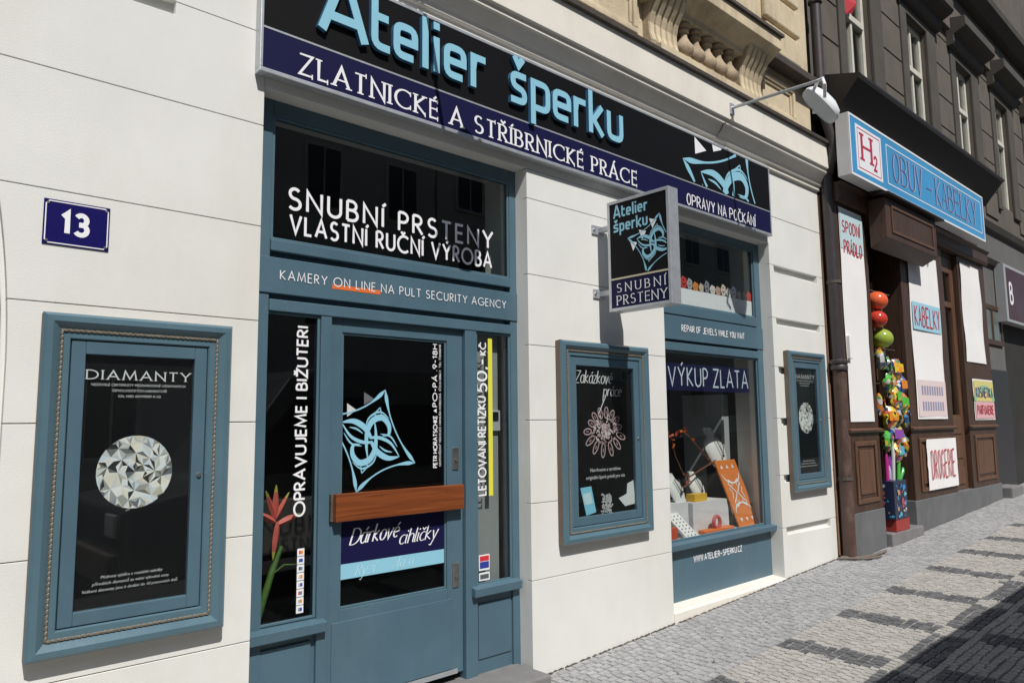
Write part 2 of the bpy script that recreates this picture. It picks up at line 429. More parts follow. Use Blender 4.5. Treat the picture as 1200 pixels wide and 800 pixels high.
def small_text(name, lines, T, size, material, parent, align='LEFT', shear=0., lead=1.25, width=None):
    """fine print, from Blender's built-in face"""
    g = G()
    for li, s in enumerate(lines):
        cu = bpy.data.curves.new('print','FONT'); cu.body = s; cu.size = 1; cu.align_x = align; cu.shear = shear; cu.resolution_u = 2
        ob = bpy.data.objects.new('print', cu); COL.objects.link(ob)
        me = bpy.data.meshes.new_from_object(ob)
        vs = [v.co.copy() for v in me.vertices]; fs = [tuple(p.vertices) for p in me.polygons]
        bpy.data.objects.remove(ob); bpy.data.meshes.remove(me); bpy.data.curves.remove(cu)
        if not vs: continue
        k = size
        xs_ = [v.x for v in vs]; W = max(xs_)-min(xs_)
        kx = k if not width else width/W
        x0 = min(xs_) if (width and align == 'LEFT') else 0
        g.add([T((v.x-x0)*kx, v.y*k-li*lead*size, .0008) for v in vs], fs)
    return g.obj(name, material, parent, norm=False)
def emblem(g, c, t, r, T, clip=None, lift=.0006, mi=0, depth=.001):
    """swirling four-pointed ornament: centre c, top corner t, right corner r"""
    ax = (r[0]-c[0], r[1]-c[1]); ay = (t[0]-c[0], t[1]-c[1]); sc = (math.hypot(*ax)+math.hypot(*ay))/2
    A = lambda p: (c[0]+ax[0]*p[0]+ay[0]*p[1], c[1]+ax[1]*p[0]+ay[1]*p[1])
    cs = [(0,1),(1,0),(0,-1),(-1,0)]; ly = 0
    def st(pts, ws):
        nonlocal ly
        ly += 1
        ribbon(g, [A(p) for p in pts], lambda i,a,b: ws[min(i,len(ws)-1)]*sc, T, lift+ly*.00012, depth, False, mi, None, clip)
    def smooth(P, n=6):
        Q = [P[0]]+list(P)+[P[-1]]; out = []
        for i in range(1, len(Q)-2):
            p0,p1,p2,p3 = Q[i-1:i+3]
            for j in range(n):
                t_ = j/n; out.append(tuple(.5*(2*p1[d]+(p2[d]-p0[d])*t_+(2*p0[d]-5*p1[d]+4*p2[d]-p3[d])*t_*t_+(3*p1[d]-p0[d]-3*p2[d]+p3[d])*t_**3) for d in (0,1)))
        return out+[P[-1]]
    def brush(P, w0, wmid, w1):
        q = smooth(P); n = len(q)-1
        st(q, [ (w0*(1-i/n)+w1*i/n)+wmid*math.sin(math.pi*i/n) for i in range(n+1)])
    for k in range(4):
        a, b = cs[k], cs[(k+1)%4]; m = ((a[0]+b[0])*.30, (a[1]+b[1])*.30)
        pts = []; ws = []
        for i in range(25):
            t_ = i/24; u = 1-t_
            pts.append((u*u*a[0]+2*u*t_*m[0]+t_*t_*b[0], u*u*a[1]+2*u*t_*m[1]+t_*t_*b[1])); e_ = abs(2*t_-1)
            ws.append((.013+.026*max(0,e_-.45)/.35 if e_ < .8 else .039*(1-e_)/.2+.002))
        st(pts, ws)
        o = cs[k]; s_ = (-o[1], o[0])
        tri = [(o[0]*.64, o[1]*.64), (o[0]*.46+s_[0]*.09, o[1]*.46+s_[1]*.09), (o[0]*.46-s_[0]*.09, o[1]*.46-s_[1]*.09), (o[0]*.64, o[1]*.64)]
        if k % 2 == 0: st(tri, [.010]*4)
    for sg in (1,-1):
        f_ = lambda L: [(sg*x_*1.18, sg*y_*1.15) for x_,y_ in L]
        brush(f_([(.03,-.30),(-.05,-.12),(-.10,.10),(-.06,.30),(.08,.42),(.22,.36),(.26,.22),(.16,.15)]), .006, .050, .006)
        brush(f_([(-.15,.12),(-.13,.32),(.02,.49),(.20,.46)]), .004, .014, .003)
        brush(f_([(.0,.02),(-.16,.13),(-.36,.14),(-.54,.03)]), .022, .040, .004)
        brush(f_([(.02,-.03),(-.14,-.10),(-.34,-.10),(-.54,.03)]), .020, .018, .004)
        brush(f_([(-.16,.03),(-.28,.05),(-.40,.02)]), .003, .014, .003)
        brush(f_([(-.12,-.16),(-.30,-.20),(-.46,-.10)]), .003, .013, .003)
# ------------------------------------------------------------------ ground
SL = .0425
def gz(x): return -1.541+SL*(x-3.43)
M['mortar'] = mat('sand_joint', (.30,.29,.275), .95, .2, 20, .5, 200)
M['sett_grey'] = mat('grey_sett', (.33,.33,.335), .85, .14, 30, .4, 140, island=.12)
M['sett_light'] = mat('light_sett', (.375,.36,.335), .85, .14, 30, .4, 140, island=.10)
M['sett_dark'] = mat('dark_sett', (.12,.12,.125), .8, .2, 30, .5, 140, island=.25)
M['asphalt'] = mat('asphalt', (.055,.055,.055), .9, .2, 30, .6, 250)
g = G(); g.add([(-40,-2.75,gz(-40)-.013),(90,-2.75,gz(90)-.013),(90,.7,gz(90)-.013),(-40,.7,gz(-40)-.013)], [(0,1,2,3)])
pavement = tag(g.obj('pavement', M['mortar'], norm=False), kind='structure')
g = G(); g.add([(-60,-60,gz(-60)-.14),(120,-60,gz(120)-.14),(120,-2.7,gz(120)-.14),(-60,-2.7,gz(-60)-.14)], [(0,1,2,3)])
road = tag(g.obj('road', M['asphalt'], norm=False), kind='structure')
g = G(); g.add([(-40,-2.9,gz(-40)-.2),(90,-2.9,gz(90)-.2),(90,-2.751,gz(90)-.2),(-40,-2.751,gz(-40)-.2),
               (-40,-2.9,gz(-40)),(90,-2.9,gz(90)),(90,-2.751,gz(90)),(-40,-2.751,gz(-40))], [(4,5,6,7),(0,1,5,4),(2,3,7,6)])
kerb = tag(g.obj('kerb', M['concrete']), kind='structure')

# paving setts: which stone lies where
def bar_start(i): return [3.86,4.78,5.68,6.56,7.53,8.46,9.34][i] if 0 <= i < 7 else (3.86+.925*i if i > 0 else 3.86+.92*i)
BARS = [(bar_start(i), bar_start(i)+.215) for i in range(-4, 16)]
def sett_kind(x, y):
    if y > -.79: return 0
    if y > -1.445: return 2 if any(a <= x <= b for a,b in BARS) else 1
    if y > -1.69:
        for i,(a,b) in enumerate(BARS[:-1]):
            if b <= x <= BARS[i+1][0]-.0: return 2
        return 1
    if y > -1.75: return 1
    return 2 if any(a-.02 <= x <= b+.02 for a,b in BARS) else 1
def sett_poly(w, d):
    k = .12
    return [(random.uniform(-k,k)*.3*w+sx*w/2*(1-random.random()*.14), sy*d/2*(1-random.random()*.16)) for sx,sy in ((-1,-1),(1,-1),(1,1),(-1,1))]
def sett_geo(g, cx, cy, poly, rot, hz, mi=0, sloped=True):
    ca, sa = math.cos(rot), math.sin(rot); top = []; bot = []
    tilt = (random.uniform(-.03,.03), random.uniform(-.03,.03))
    for px,py in poly:
        for k,lst,zz in ((.9,top,hz),(1.,bot,-.004)):
            X = cx+(px*ca-py*sa)*k; Y = cy+(px*sa+py*ca)*k
            lst.append((X, Y, (gz(X) if sloped else 0)-.013+zz+(tilt[0]*px+tilt[1]*py if zz > 0 else 0)))
    n = len(poly)
    g.add(top+bot, [tuple(range(n))]+[(i,i+n,(i+1)%n+n,(i+1)%n)[::-1] for i in range(n)], mi)
setts = []
y = -.012
row = 0
while y > -2.74:
    zone1 = y > -.78
    d = .052 if zone1 else .056
    x = 1.2+random.uniform(0,.07)
    while x < 17.5:
        w = (random.uniform(.055,.09) if zone1 else random.uniform(.042,.07))
        cx, cy = x+w/2, y-d/2+random.uniform(-.004,.004)+(.004*math.sin(x*4.1+row*.7)+.004*math.sin(x*9.3+row*1.9) if y < -.82 else .004*math.sin(x*5+row))
        if (3.32 if cy > -.2 else 1.2) < cx and not (cy > -.17 and cx > 7.55):
            setts.append((cx, cy, w-.0035, d-.0035, sett_kind(cx, cy), random.uniform(-.06,.06) if zone1 else random.uniform(-.16,.16)))
        x += w
    y -= d; row += 1
def visible(cx, cy):
    p = Vector((cx,cy+3.4,gz(cx))); zc = p.dot(_F)
    if zc < .3: return None
    px = 600+871.7*p.dot(_R2)/zc; py = 400-871.7*p.dot(_U2)/zc
    return zc if (-5 < px < 1205 and py < 806) else None
order = sorted([(visible(s_[0],s_[1]) or 1e9, i) for i,s_ in enumerate(setts)])
near = {i for d_,i in order[:300] if d_ < 1e8}
SM = [M['sett_grey'], M['sett_light'], M['sett_dark']]
rest = G(); lib = {}
ry = -math.atan(SL)
for i,(cx,cy,w,d,kd,rot) in enumerate(setts):
    if i in near:
        key = (kd, random.randrange(5), cy > -.78)
        if key not in lib:
            gg = G(); sett_geo(gg, 0, 0, sett_poly(.066 if key[2] else .052, .047 if key[2] else .051), 0, .009, 0, False)
            me = bpy.data.meshes.new('sett'); me.from_pydata(gg.v, [], gg.f); me.materials.append(SM[kd]); lib[key] = me
        o = bpy.data.objects.new('sett', lib[key]); COL.objects.link(o); o.parent = pavement
        o.location = Vector((cx,cy,gz(cx)))-WPOS[pavement.name]; o.rotation_euler = (0, ry, rot)
        wsc = w/(.066 if key[2] else .052); o.scale = (wsc, 1, 1)
    else:
        sett_geo(rest, cx, cy, sett_poly(w, d), rot, .0085+random.uniform(-.002,.0025), kd)
tag(rest.obj('setts', SM, pavement, norm=False), kind='stuff')

# dirt gathered along the foot of the wall, and small litter on the setts
dg = G(); rnd = random.Random(21); x = 3.28
while x < 7.5:
    L = rnd.uniform(.03,.09); w = rnd.uniform(.006,.022); off = -.012 if 4.76 < x < 6.46 else 0
    z_ = gz(x); dg.add([(x,off-.0005,z_-.004),(x+L,off-.0005,gz(x+L)-.004),(x+L*.9,off-w,gz(x+L)-.003),(x+L*.1,off-w*.8,z_-.003),(x+L*.5,off-w*.4,z_+.006)],[(3,2,4),(0,3,4),(2,1,4)]); x += L*rnd.uniform(.7,1.2)
tag(dg.obj('wall_foot_dirt', mat('dark_soil',(.07,.055,.042),.95,.3,40), norm=False), 'dark soil gathered in the joint along the foot of the cream wall', 'dirt', kind='stuff')
lt = G()
for k in range(70):
    x, y_ = rnd.uniform(3.4,11), -abs(rnd.gauss(0,.55))-.03; r_ = rnd.uniform(.004,.014); a = rnd.uniform(0,6.28)
    lt.add([(x+r_*math.cos(a+b)*rnd.uniform(.5,1.3),y_+r_*math.sin(a+b)*rnd.uniform(.4,1),gz(x)+.0025+rnd.uniform(0,.004)) for b in (0,1.4,2.9,4.4)],[(0,1,2,3)], k%3)
tag(lt.obj('litter', [mat('dry_leaf_bits',(.05,.035,.025),.9,.3,40), mat('dark_gum',(.06,.06,.06),.8,.2,40), mat('paper_scraps',(.5,.48,.44),.8,.1,40)], norm=False), 'tiny scraps and leaf bits strewn over the setts', 'litter', kind='stuff')

# ------------------------------------------------------------------ jewellery shop building
B1 = thing('shop_building', (3.3,.2,gz(3.3)), 'cream plastered building with teal shopfront, black fascia and stone balusters above', 'building')
JZ = [-1.9,-.969,-.499,.021,.5005,.9605,1.466,1.94,2.40]      # course joints
XL, XM0, XM1, XR0, XR1 = 1.50, 3.293, 4.76, 6.462, 7.552
def arch_x(z):
    t = (z-.2)/2.1
    if z <= .2: return 1.006
    return 1.006*math.sqrt(max(0,1-t*t))
def block(poly, y1=.04, bevel=.0018): return G().prism(poly,'y',0,y1).obj('plaster_block', M['plaster'], B1, bevel=bevel, seg=1)
GAP = .0019
for a,b in zip(JZ[:-1], JZ[1:]):
    z0, z1 = a+GAP, b-GAP
    zs = [z0+(z1-z0)*i/6 for i in range(7)]
    top = z1 if b < 1.95 else z1
    if z0 < 2.28:
        right = [(XL, z0), (XL, z1)]+[(-.5+arch_x(z), z) for z in reversed(zs)]
        left = [(-3.2, z1), (-3.2, z0)]+[(-.5-arch_x(z), z) for z in zs]
        if abs(a-1.94) < .01:        # deep pocket joint below this course
            right = [(1.07, 1.94), (1.07, z0), (XL, z0), (XL, z1)]+[(-.5+arch_x(z), z) for z in reversed(zs)]
            right[0] = (1.07, 1.945)
        if abs(b-1.94) < .01:
            right = [(XL, z0),(XL, z1),(1.07, z1),(1.07, 1.878)]+[(-.5+arch_x(z), z) for z in reversed(zs) if z < 1.878]
        block(right); block(left)
    else: block([(-3.2,z0),(XL,z0),(XL,z1),(-3.2,z1)])
    if b <= 1.47 or a < 1.46:
        block([(XM0,z0),(XM1,z0),(XM1,min(z1,1.662)),(XM0,min(z1,1.662))])
    # right pier: pocket joints, thin joint at both margins
    if a < 1.46:
        h = .075
        block([(XR0,z0),(XR1,z0),(XR1,z1),(7.43,z1),(7.43,z1-h),(6.545,z1-h+.012),(6.53,z1),(XR0,z1)])
block([(XM0,1.466+GAP),(XM1,1.466+GAP),(XM1,1.662),(XM0,1.662)])
block([(XR0,1.466+GAP),(XR1,1.466+GAP),(XR1,1.937),(XR0,1.937)])
block([(XR0,1.943),(XR1,1.943),(XR1,2.40),(XR0,2.40)])
G().box(XL+.001,XR0-.001,0,.42,1.666,2.42).obj('lintel', M['plaster'], B1)
core = G()
core.prism([(.46,-1.9),(XL,-1.9),(XL,2.5),(-3.2,2.5),(-3.2,-1.9),(-1.47,-1.9)]+[(-.5-arch_x(z)*.99,z) for z in [i*.23 for i in range(10)]]+[(-.5,2.29)]+[(-.5+arch_x(z)*.985,z) for z in [i*.23 for i in range(9,-1,-1)]],'y',.0401,.42)
core.box(XM0,XM1,.0401,.42,-1.9,1.665); core.box(XR0,XR1,.0401,.42,-1.9,2.5)
core.obj('wall_core', M['plaster'], B1)
# old door inside the left archway
d1 = G().box(-1.55,.53,.42,.47,-1.9,2.5).obj('entrance_door', M['brown'], B1)
for k in range(4):
    G().box(-1.4+.5*k,-1.05+.5*k,.39,.4205,-1.2,-.2).obj('panel', M['brownL'], d1, bevel=.01)
    G().box(-1.4+.5*k,-1.05+.5*k,.39,.4205,-.05,1.2).obj('panel', M['brownL'], d1, bevel=.01)

# cornice, ledge and the storey above
prof = [(0.02,2.385),(-.028,2.392),(-.028,2.43),(-.05,2.437),(-.058,2.47),(-.085,2.505),(-.118,2.545),(-.132,2.55),(-.132,2.588),(-.155,2.59),(-.155,2.845),(.02,2.845)]
G().prism(prof,'x',-3.2,7.56).obj('cornice', M['cornice'], B1, bevel=.003, seg=1)
G().prism([(.0,2.846),(-.185,2.846),(-.19,2.872),(-.12,2.895),(.0,2.895)],'x',-3.2,7.58).obj('ledge', M['soot'], B1)
up = G(); up.box(-3.2,4.60,-.06,.42,2.88,6.6); up.box(4.60,6.25,.06,.42,2.88,6.6); up.box(6.25,7.36,-.06,.42,2.88,6.6)
up.obj('upper_wall', M['sandstone'], B1)
G().box(4.60,6.25,-.175,.06,2.88,2.935).obj('baluster_plinth', M['sandstone'], B1)
def console(x0, x1):
    n = 5; w = (x1-x0)/n; root = None
    S = [(-.06,2.90),(-.135,2.905),(-.15,2.95),(-.13,3.02),(-.125,3.10),(-.15,3.18),(-.20,3.26),(-.235,3.33),(-.24,3.40),(-.06,3.40)]
    root = G().prism([(y*.86-.008,z) for y,z in S],'x',x0,x1).obj('console', M['stonebrown'], B1)
    for k in range(n):
        G().prism([(y,z-.004) for y,z in S],'x',x0+w*k+w*.16,x0+w*(k+1)-w*.16).obj('rib', M['sandstone'], root, bevel=.008)
console(4.52,4.90); console(5.86,6.24)
for k in range(5):
    x = 5.02+k*.172
    G().lathe((x,-.095,2.935),[(r_*1.08,h_*1.03) for r_,h_ in [(.06,0),(.06,.022),(.04,.03),(.062,.055),(.080,.09),(.076,.125),(.052,.16),(.034,.20),(.031,.235),(.048,.245),(.048,.258),(.036,.27),(.055,.285),(.055,.31)]],16).obj('baluster', M['stonebrown'], B1, smooth=True)
G().prism([(.06,3.262),(-.16,3.262),(-.17,3.31),(-.30,3.40),(-.31,3.40),(-.31,3.52),(.06,3.54)],'x',4.46,6.30).obj('window_sill', M['sandstone'], B1, bevel=.006)
G().prism([(.0,3.541),(-.335,3.52),(-.335,3.548),(0,3.57)],'x',4.44,6.32).obj('sill_flashing', M['soot'], B1)
# window above the balusters
w1 = G(); w1.box(4.95,5.02,0,.07,3.56,5.6); w1.box(5.80,5.87,0,.07,3.56,5.6); w1.box(5.02,5.80,0,.07,3.56,3.64); w1.box(5.02,5.80,0,.07,4.8,4.86); w1.box(5.385,5.435,0,.07,3.64,4.8)
w1 = w1.obj('upper_window', M['bone'], B1, bevel=.004)
G().box(5.02,5.80,.045,.05,3.6,5.6).obj('pane', M['glass'], w1)
G().box(4.9,5.9,.055,.06,3.56,5.7).obj('blind', M['dark'], w1)
G().box(4.62,4.95,-.12,.06,3.56,5.7).obj('window_jamb', M['sandstone'], B1, bevel=.01)
G().box(5.87,6.22,-.12,.06,3.56,5.7).obj('window_jamb', M['sandstone'], B1, bevel=.01)
def panel(x0,x1,z0,z1):
    p = G()
    for k,(a,b) in enumerate(((.0,.045),(.045,.075))):
        y = -.095+.018*k
        p.box(x0+a,x1-a,y,-.06,z0+a,z0+b); p.box(x0+a,x1-a,y,-.06,z1-b,z1-a); p.box(x0+a,x0+b,y,-.06,z0+b,z1-b); p.box(x1-b,x1-a,y,-.06,z0+b,z1-b)
    p.obj('raised_panel', M['sandstone'], B1, bevel=.008)
panel(3.62,4.42,2.965,3.36); panel(6.33,6.98,2.945,3.30); panel(1.9,3.5,2.965,3.36)
G().prism([(-.06,3.40),(-.20,3.40),(-.21,3.47),(-.06,3.49)],'x',6.31,7.37).obj('string_course', M['soot'], B1, bevel=.01)
G().prism([(-.06,3.40),(-.20,3.40),(-.21,3.47),(-.06,3.49)],'x',-3.2,4.45).obj('string_course', M['soot'], B1, bevel=.01)
for k in range(6):
    G().box(6.42,7.12,-.115,-.06,3.56+k*.32,3.83+k*.32).obj('rustic_block', M['sandstone'], B1, bevel=.018)

# --- shopfront with the door
YF = .105
sf = G()
sf.box(1.44,1.60,YF+.005,.18,-1.6,1.666); sf.box(3.235,3.30,YF+.005,.18,-1.6,1.666)         # outer posts
sf.box(1.60,3.235,YF+.005,.18,1.585,1.666)                                                # head
sf.box(1.60,3.235,YF-.006,.18,.878,.935); sf.box(1.60,3.235,.15,.18,.62,.878)             # transom rails
sf.box(1.60,3.235,YF-.004,.18,.573,.632)
sf.box(1.888,1.95,YF,.18,-1.52,.573); sf.box(2.855,2.945,YF,.18,-1.52,.573)               # mullions
front = sf.obj('shop_front', M['teal'], B1, bevel=.004)
tx = G().box(1.61,3.225,.126,.132,.94,1.58).obj('transom_pane', M['glass'], front)
def bead(x0,x1,z0,z1,y,parent,w=.014,d=.012):
    b = G(); b.box(x0,x0+w,y-d,y,z0,z1); b.box(x1-w,x1,y-d,y,z0,z1); b.box(x0+w,x1-w,y-d,y,z0,z0+w); b.box(x0+w,x1-w,y-d,y,z1-w,z1)
    return b.obj('glazing_bead', M['tealL'], parent, bevel=.003)
bead(1.601,3.234,.936,1.584,.126,front)
U_, V_, N_ = (1,0,0), (0,0,1), (0,-1,0)
def lettering(parent, items, material=None, name='lettering'):
    """items: (string, x, y, z, height, kwargs)"""
    for s, x, y, z, h, kw in items:
        words(s, frame3((x,y,z),U_,V_,N_), h, material or M['white'], parent, name, **kw)
lettering(front, [('SNUBNÍ PRSTENY',1.70,.1255,1.118,.108,dict(weight=.155,width=1.40,track=.33,space=.55,per_letter=True)),
                  ('VLASTNÍ RUČNÍ VÝROBA',1.712,.1255,.992,.094,dict(weight=.155,width=1.375,track=.30,space=.5,per_letter=True))])
board = G().box(1.50,3.292,.102,.15,.662,.845).obj('name_board', M['teal'], front, bevel=.003)
G().box(1.945,2.243,.1005,.1018,.722,.746).obj('orange_stripe', colm('orange_film',(.75,.16,.03)), front)
lettering(front, [('KAMERY ON LINE NA PULT SECURITY AGENCY',1.652,.1002,.736,.046,dict(weight=.11,width=1.535,track=.32,space=.5))])
def side_light(x0,x1,z0,z1,sill):
    G().box(x0+.004,x1-.004,.128,.134,z0,z1).obj('pane', M['glass'], front)
    bead(x0,x1,z0,z1,.128,front)
    G().prism([(.15,sill),(.07,sill),(.066,sill+.05),(.128,sill+.065),(.15,sill+.065)],'x',x0-.05,x1+.04).obj('sill', M['teal'], front, bevel=.004)
side_light(1.545,1.887,-.955,.572,-1.022); side_light(2.946,3.236,-.962,.572,-1.018)
p_ = G().box(1.545,1.93,.125,.17,-1.52,-1.0221).obj('lower_panel', M['teal'], front); 
G().box(1.56,1.865,.113,.1251,-1.50,-1.06).obj('raised_field', M['teal'], front, bevel=.006)
G().box(2.945,3.236,.125,.17,-1.52,-1.0181).obj('lower_panel', M['teal'], front)
G().box(2.96,3.222,.117,.1251,-1.39,-1.07).obj('raised_field', M['teal'], front, bevel=.006)
# vertical lettering: u runs up, v runs to the left
def vlettering(parent, items, material=None):
    for s, x, y, z, h, kw in items:
        words(s, frame3((x,y,z),(0,0,1),(-1,0,0),(0,-1,0)), h, material or M['white'], parent, **kw)
vlettering(front, [('OPRAVUJEME I BIŽUTERI',1.822,.1275,-.447,.056,dict(weight=.19,width=.955,track=.22)),
                   ('LETOVÁNÍ ŘETÍZKŮ',3.030,.1275,-.432,.058,dict(weight=.17,width=.60,track=.22)),
                   ('50,-',3.042,.1275,.20,.078,dict(weight=.17,width=.20,track=.22)),
                   ('KČ',3.036,.1275,.43,.045,dict(weight=.2,width=.075,track=.2))])
G().box(3.056,3.090,.1262,.1277,-.44,.535).obj('yellow_stripe', colm('yellow_film',(.72,.70,.06)), front)
st = G(); cc = [(.75,.05,.03),(.05,.12,.4),(.03,.08,.3),(.6,.6,.62),(.5,.5,.55),(.6,.08,.05),(.4,.42,.5),(.3,.3,.33)]
for k in range(8): st.box(1.788,1.826,.1262,.1277,-.645-.0395*k,-.609-.0395*k)
stk = st.obj('card_sticker', M['white'], front)
for k in range(8):
    zc = -.627-.0395*k
    G().box(1.797,1.806,.1250,.1260,zc-.008,zc+.008).obj('card_mark', colm('mark%d'%k,cc[k]), front)
    G().box(1.8065,1.818,.1250,.1260,zc-.008,zc+.008).obj('card_mark', colm('markb%d'%(k%3),[(.8,.3,.02),(.02,.07,.35),(.2,.25,.3)][k%3]), front)
G().box(2.972,3.056,.1262,.1277,-.880,-.788).obj('alarm_sticker', M['white'], front)
G().box(2.978,3.050,.1250,.1260,-.825,-.795).obj('sticker_band', colm('sticker_red',(.62,.03,.05)), front)
G().box(2.978,3.050,.1250,.1260,-.868,-.829).obj('sticker_band', colm('sticker_blue',(.03,.05,.30)), front)
G().box(2.972,3.056,.1262,.1277,-.94,-.893).obj('small_sticker', M['white'], front)
G().box(2.980,3.048,.1250,.1260,-.93,-.903).obj('sticker_band', colm('sticker_grey',(.10,.11,.12)), front)
# grey roller panel behind the narrow pane, and the entry keypad fixed to it
G().box(2.945,3.19,.19,.20,-1.0,.57).obj('inner_panel', mat('grey_panel',(.30,.31,.32),.5,.08,4), front)
kp = G().box(3.118,3.19,.165,.19,-.045,.085).obj('keypad', M['lightpanel'], front, bevel=.004)
G().box(3.126,3.17,.160,.1651,.02,.075).obj('keypad_screen', M['black'], front)

# --- the door leaf
YD = .132
df = G()
df.box(1.952,2.03,YD,.175,-1.43,.572); df.box(2.735,2.852,YD,.175,-1.43,.572); df.box(2.03,2.735,YD,.175,.497,.572); df.box(2.03,2.735,YD,.175,-1.43,-.945)
door = df.obj('door', M['teal'], B1, bevel=.003)
G().box(2.028,2.737,.150,.156,-.947,.499).obj('pane', M['glass'], door)
bead(2.03,2.735,-.945,.497,.150,door,.012,.010)
G().box(1.985,2.765,YD-.006,YD+.001,-1.40,-1.005).obj('kick_panel', M['teal'], door, bevel=.004)
G().box(2.0,2.80,YD-.012,YD-.0062,-1.428,-1.402).obj('kick_strip', M['alu'], door)
hb = G().box(1.975,2.822,.078,.112,-.495,-.352).obj('handle_board', M['oak'], door, bevel=.004)
G().box(1.962,2.0,.112,YD,-.492,-.355).obj('handle_bracket', M['soot'], door); G().box(2.78,2.81,.112,YD,-.492,-.355).obj('handle_bracket', M['soot'], door)
for z0,z1 in ((-.267,-.136),(-.947,-.806)):
    lk = G().box(2.772,2.818,YD-.008,YD+.001,z0,z1).obj('lock_plate', M['steel'], door, bevel=.004)
    G().lathe((2.797,YD-.014,(z0+z1)/2-.01),[(.011,0),(.012,.004),(.012,.007)],12,axis='y').obj('lock_cylinder', M['soot'], lk)
gg = G(); emblem(gg, (2.222,-.08), (2.312,.197), (2.516,-.217), frame3((0,.1496,0),U_,V_,N_), clip=lambda u,v: u > 2.043 and v > -.40, mi=0)
gg.obj('emblem', M['sky_blue'], door, norm=False)
tri = lambda pts,y: G().add([(p[0],y,p[1]) for p in pts],[(0,1,2)])
tri([(2.071,.119),(2.129,.083),(2.072,.047)],.1488).obj('triangle_mark', colm('pale_film',(.6,.6,.6)), door, norm=False)
tri([(2.175,.181),(2.241,.144),(2.176,.111)],.1488).obj('triangle_mark', colm('dim_film',(.13,.135,.15)), door, norm=False)
vlettering(door, [('PETR HORATSCHKE',2.672,.1495,-.25,.026,dict(weight=.2,width=.30,track=.2)),
                  ('PO-PÁ .9-18H',2.672,.1495,.105,.030,dict(weight=.19,width=.37,track=.25))])
small_text('fine_lettering', ['ODPOVĚDNÝ VEDOUCÍ: HANUŠA HORECKÁ  IČO:61388611  TEL: 776008698'], frame3((2.702,.1490,-.245),(0,0,1),(-1,0,0),(0,-1,0)), .021, M['white'], door, width=.72)
tri([(2.670,.068),(2.670,.094),(2.648,.081)],.1488).obj('triangle_mark', M['white'], door, norm=False)
G().box(2.043,2.722,.1470,.1495,-.722,-.47).obj('navy_film', M['navy'], door)
G().box(2.043,2.722,.1470,.1495,-.80,-.7221).obj('blue_band', M['sky_blue'], door)
gg = G()
text(gg,'Dárkové',frame3((2.095,.1466,-.628),(1,0,.03),(0,0,1),N_),.082,weight=.12,contrast=.4,shear=.35,track=.12,font=LOW,width=.30)
text(gg,'cihličky',frame3((2.405,.1466,-.66),(1,0,.03),(0,0,1),N_),.072,weight=.12,contrast=.4,shear=.35,track=.12,font=LOW,width=.26)
gg.obj('script_lettering', M['white'], door, norm=False)
gg = G()
text(gg,'Ryzí',frame3((2.13,.1466,-.79),(1,0,.02),(0,0,1),N_),.055,weight=.07,contrast=.4,shear=.4,track=.2,font=LOW)
text(gg,'zlato',frame3((2.36,.1466,-.785),(1,0,.02),(0,0,1),N_),.055,weight=.07,contrast=.4,shear=.4,track=.2,font=LOW)
gg.obj('script_lettering', colm('pale_blue_film',(.55,.74,.82)), door, norm=False)
G().prism([(.30,-1.472),(-.172,-1.475),(-.175,-1.49),(-.175,-1.75),(.30,-1.75)],'x',1.42,3.272).obj('step', M['concrete'], B1, bevel=.008)

# rooms behind the glass
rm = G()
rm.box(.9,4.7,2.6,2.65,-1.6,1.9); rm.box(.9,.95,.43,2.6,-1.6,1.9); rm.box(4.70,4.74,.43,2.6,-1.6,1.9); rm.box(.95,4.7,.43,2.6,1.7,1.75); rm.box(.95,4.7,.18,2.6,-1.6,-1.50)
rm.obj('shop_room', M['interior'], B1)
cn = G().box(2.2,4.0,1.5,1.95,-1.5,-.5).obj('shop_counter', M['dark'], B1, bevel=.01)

# --- display window
dw = G()
dw.box(4.73,4.80,.11,.17,-1.0,1.666); dw.box(6.365,6.463,.11,.17,-1.0,1.666); dw.box(4.80,6.365,.11,.17,1.60,1.666)
dw.box(4.80,6.365,.104,.17,.872,.957); dw.box(4.80,6.365,.15,.17,.64,.872); dw.box(4.80,6.365,.106,.17,.575,.642)
win = dw.obj('display_window', M['teal'], B1, bevel=.004)
G().box(4.80,6.365,.134,.14,.957,1.60).obj('upper_pane', M['glass'], win)
G().box(4.80,6.365,.134,.14,-.935,.575).obj('lower_pane', M['glass'], win)
bead(4.801,6.364,.958,1.599,.134,win,.016); bead(4.801,6.364,-.934,.574,.134,win,.016)
G().box(4.762,6.46,.102,.15,.664,.862).obj('name_board', M['teal'], win, bevel=.003)
lettering(win, [('REPAIR OF JEWELS WHILE YOU WAIT',5.137,.1003,.740,.05,dict(weight=.15,width=.98,track=.22,eq=.5))])
G().prism([(.17,-.99),(.055,-.99),(.05,-.945),(.134,-.933),(.17,-.933)],'x',4.757,6.463).obj('sill', M['teal'], win, bevel=.004)
G().box(4.75,6.463,.12,.17,-1.42,-.9902).obj('lower_panel', M['teal'], win)
lettering(win, [('WWW.ATELIER-SPERKU.CZ',5.216,.1185,-1.118,.046,dict(weight=.17,width=.73,track=.2,eq=.5))])
G().prism([(.2,-1.39),(.11,-1.392),(.0,-1.405),(-.012,-1.42),(-.012,-1.75),(.2,-1.75)],'x',4.757,6.463).obj('window_plinth', M['cornice'], B1, bevel=.006)
bxr = G()
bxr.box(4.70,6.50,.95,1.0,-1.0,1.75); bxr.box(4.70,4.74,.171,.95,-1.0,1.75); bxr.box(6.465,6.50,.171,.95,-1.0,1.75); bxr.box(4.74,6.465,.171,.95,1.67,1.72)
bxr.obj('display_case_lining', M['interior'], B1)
G().box(4.74,6.465,.171,.95,-1.0,-.945).obj('display_floor', mat('white_cloth',(.62,.60,.62),.9,.06,6,.3,40), B1)
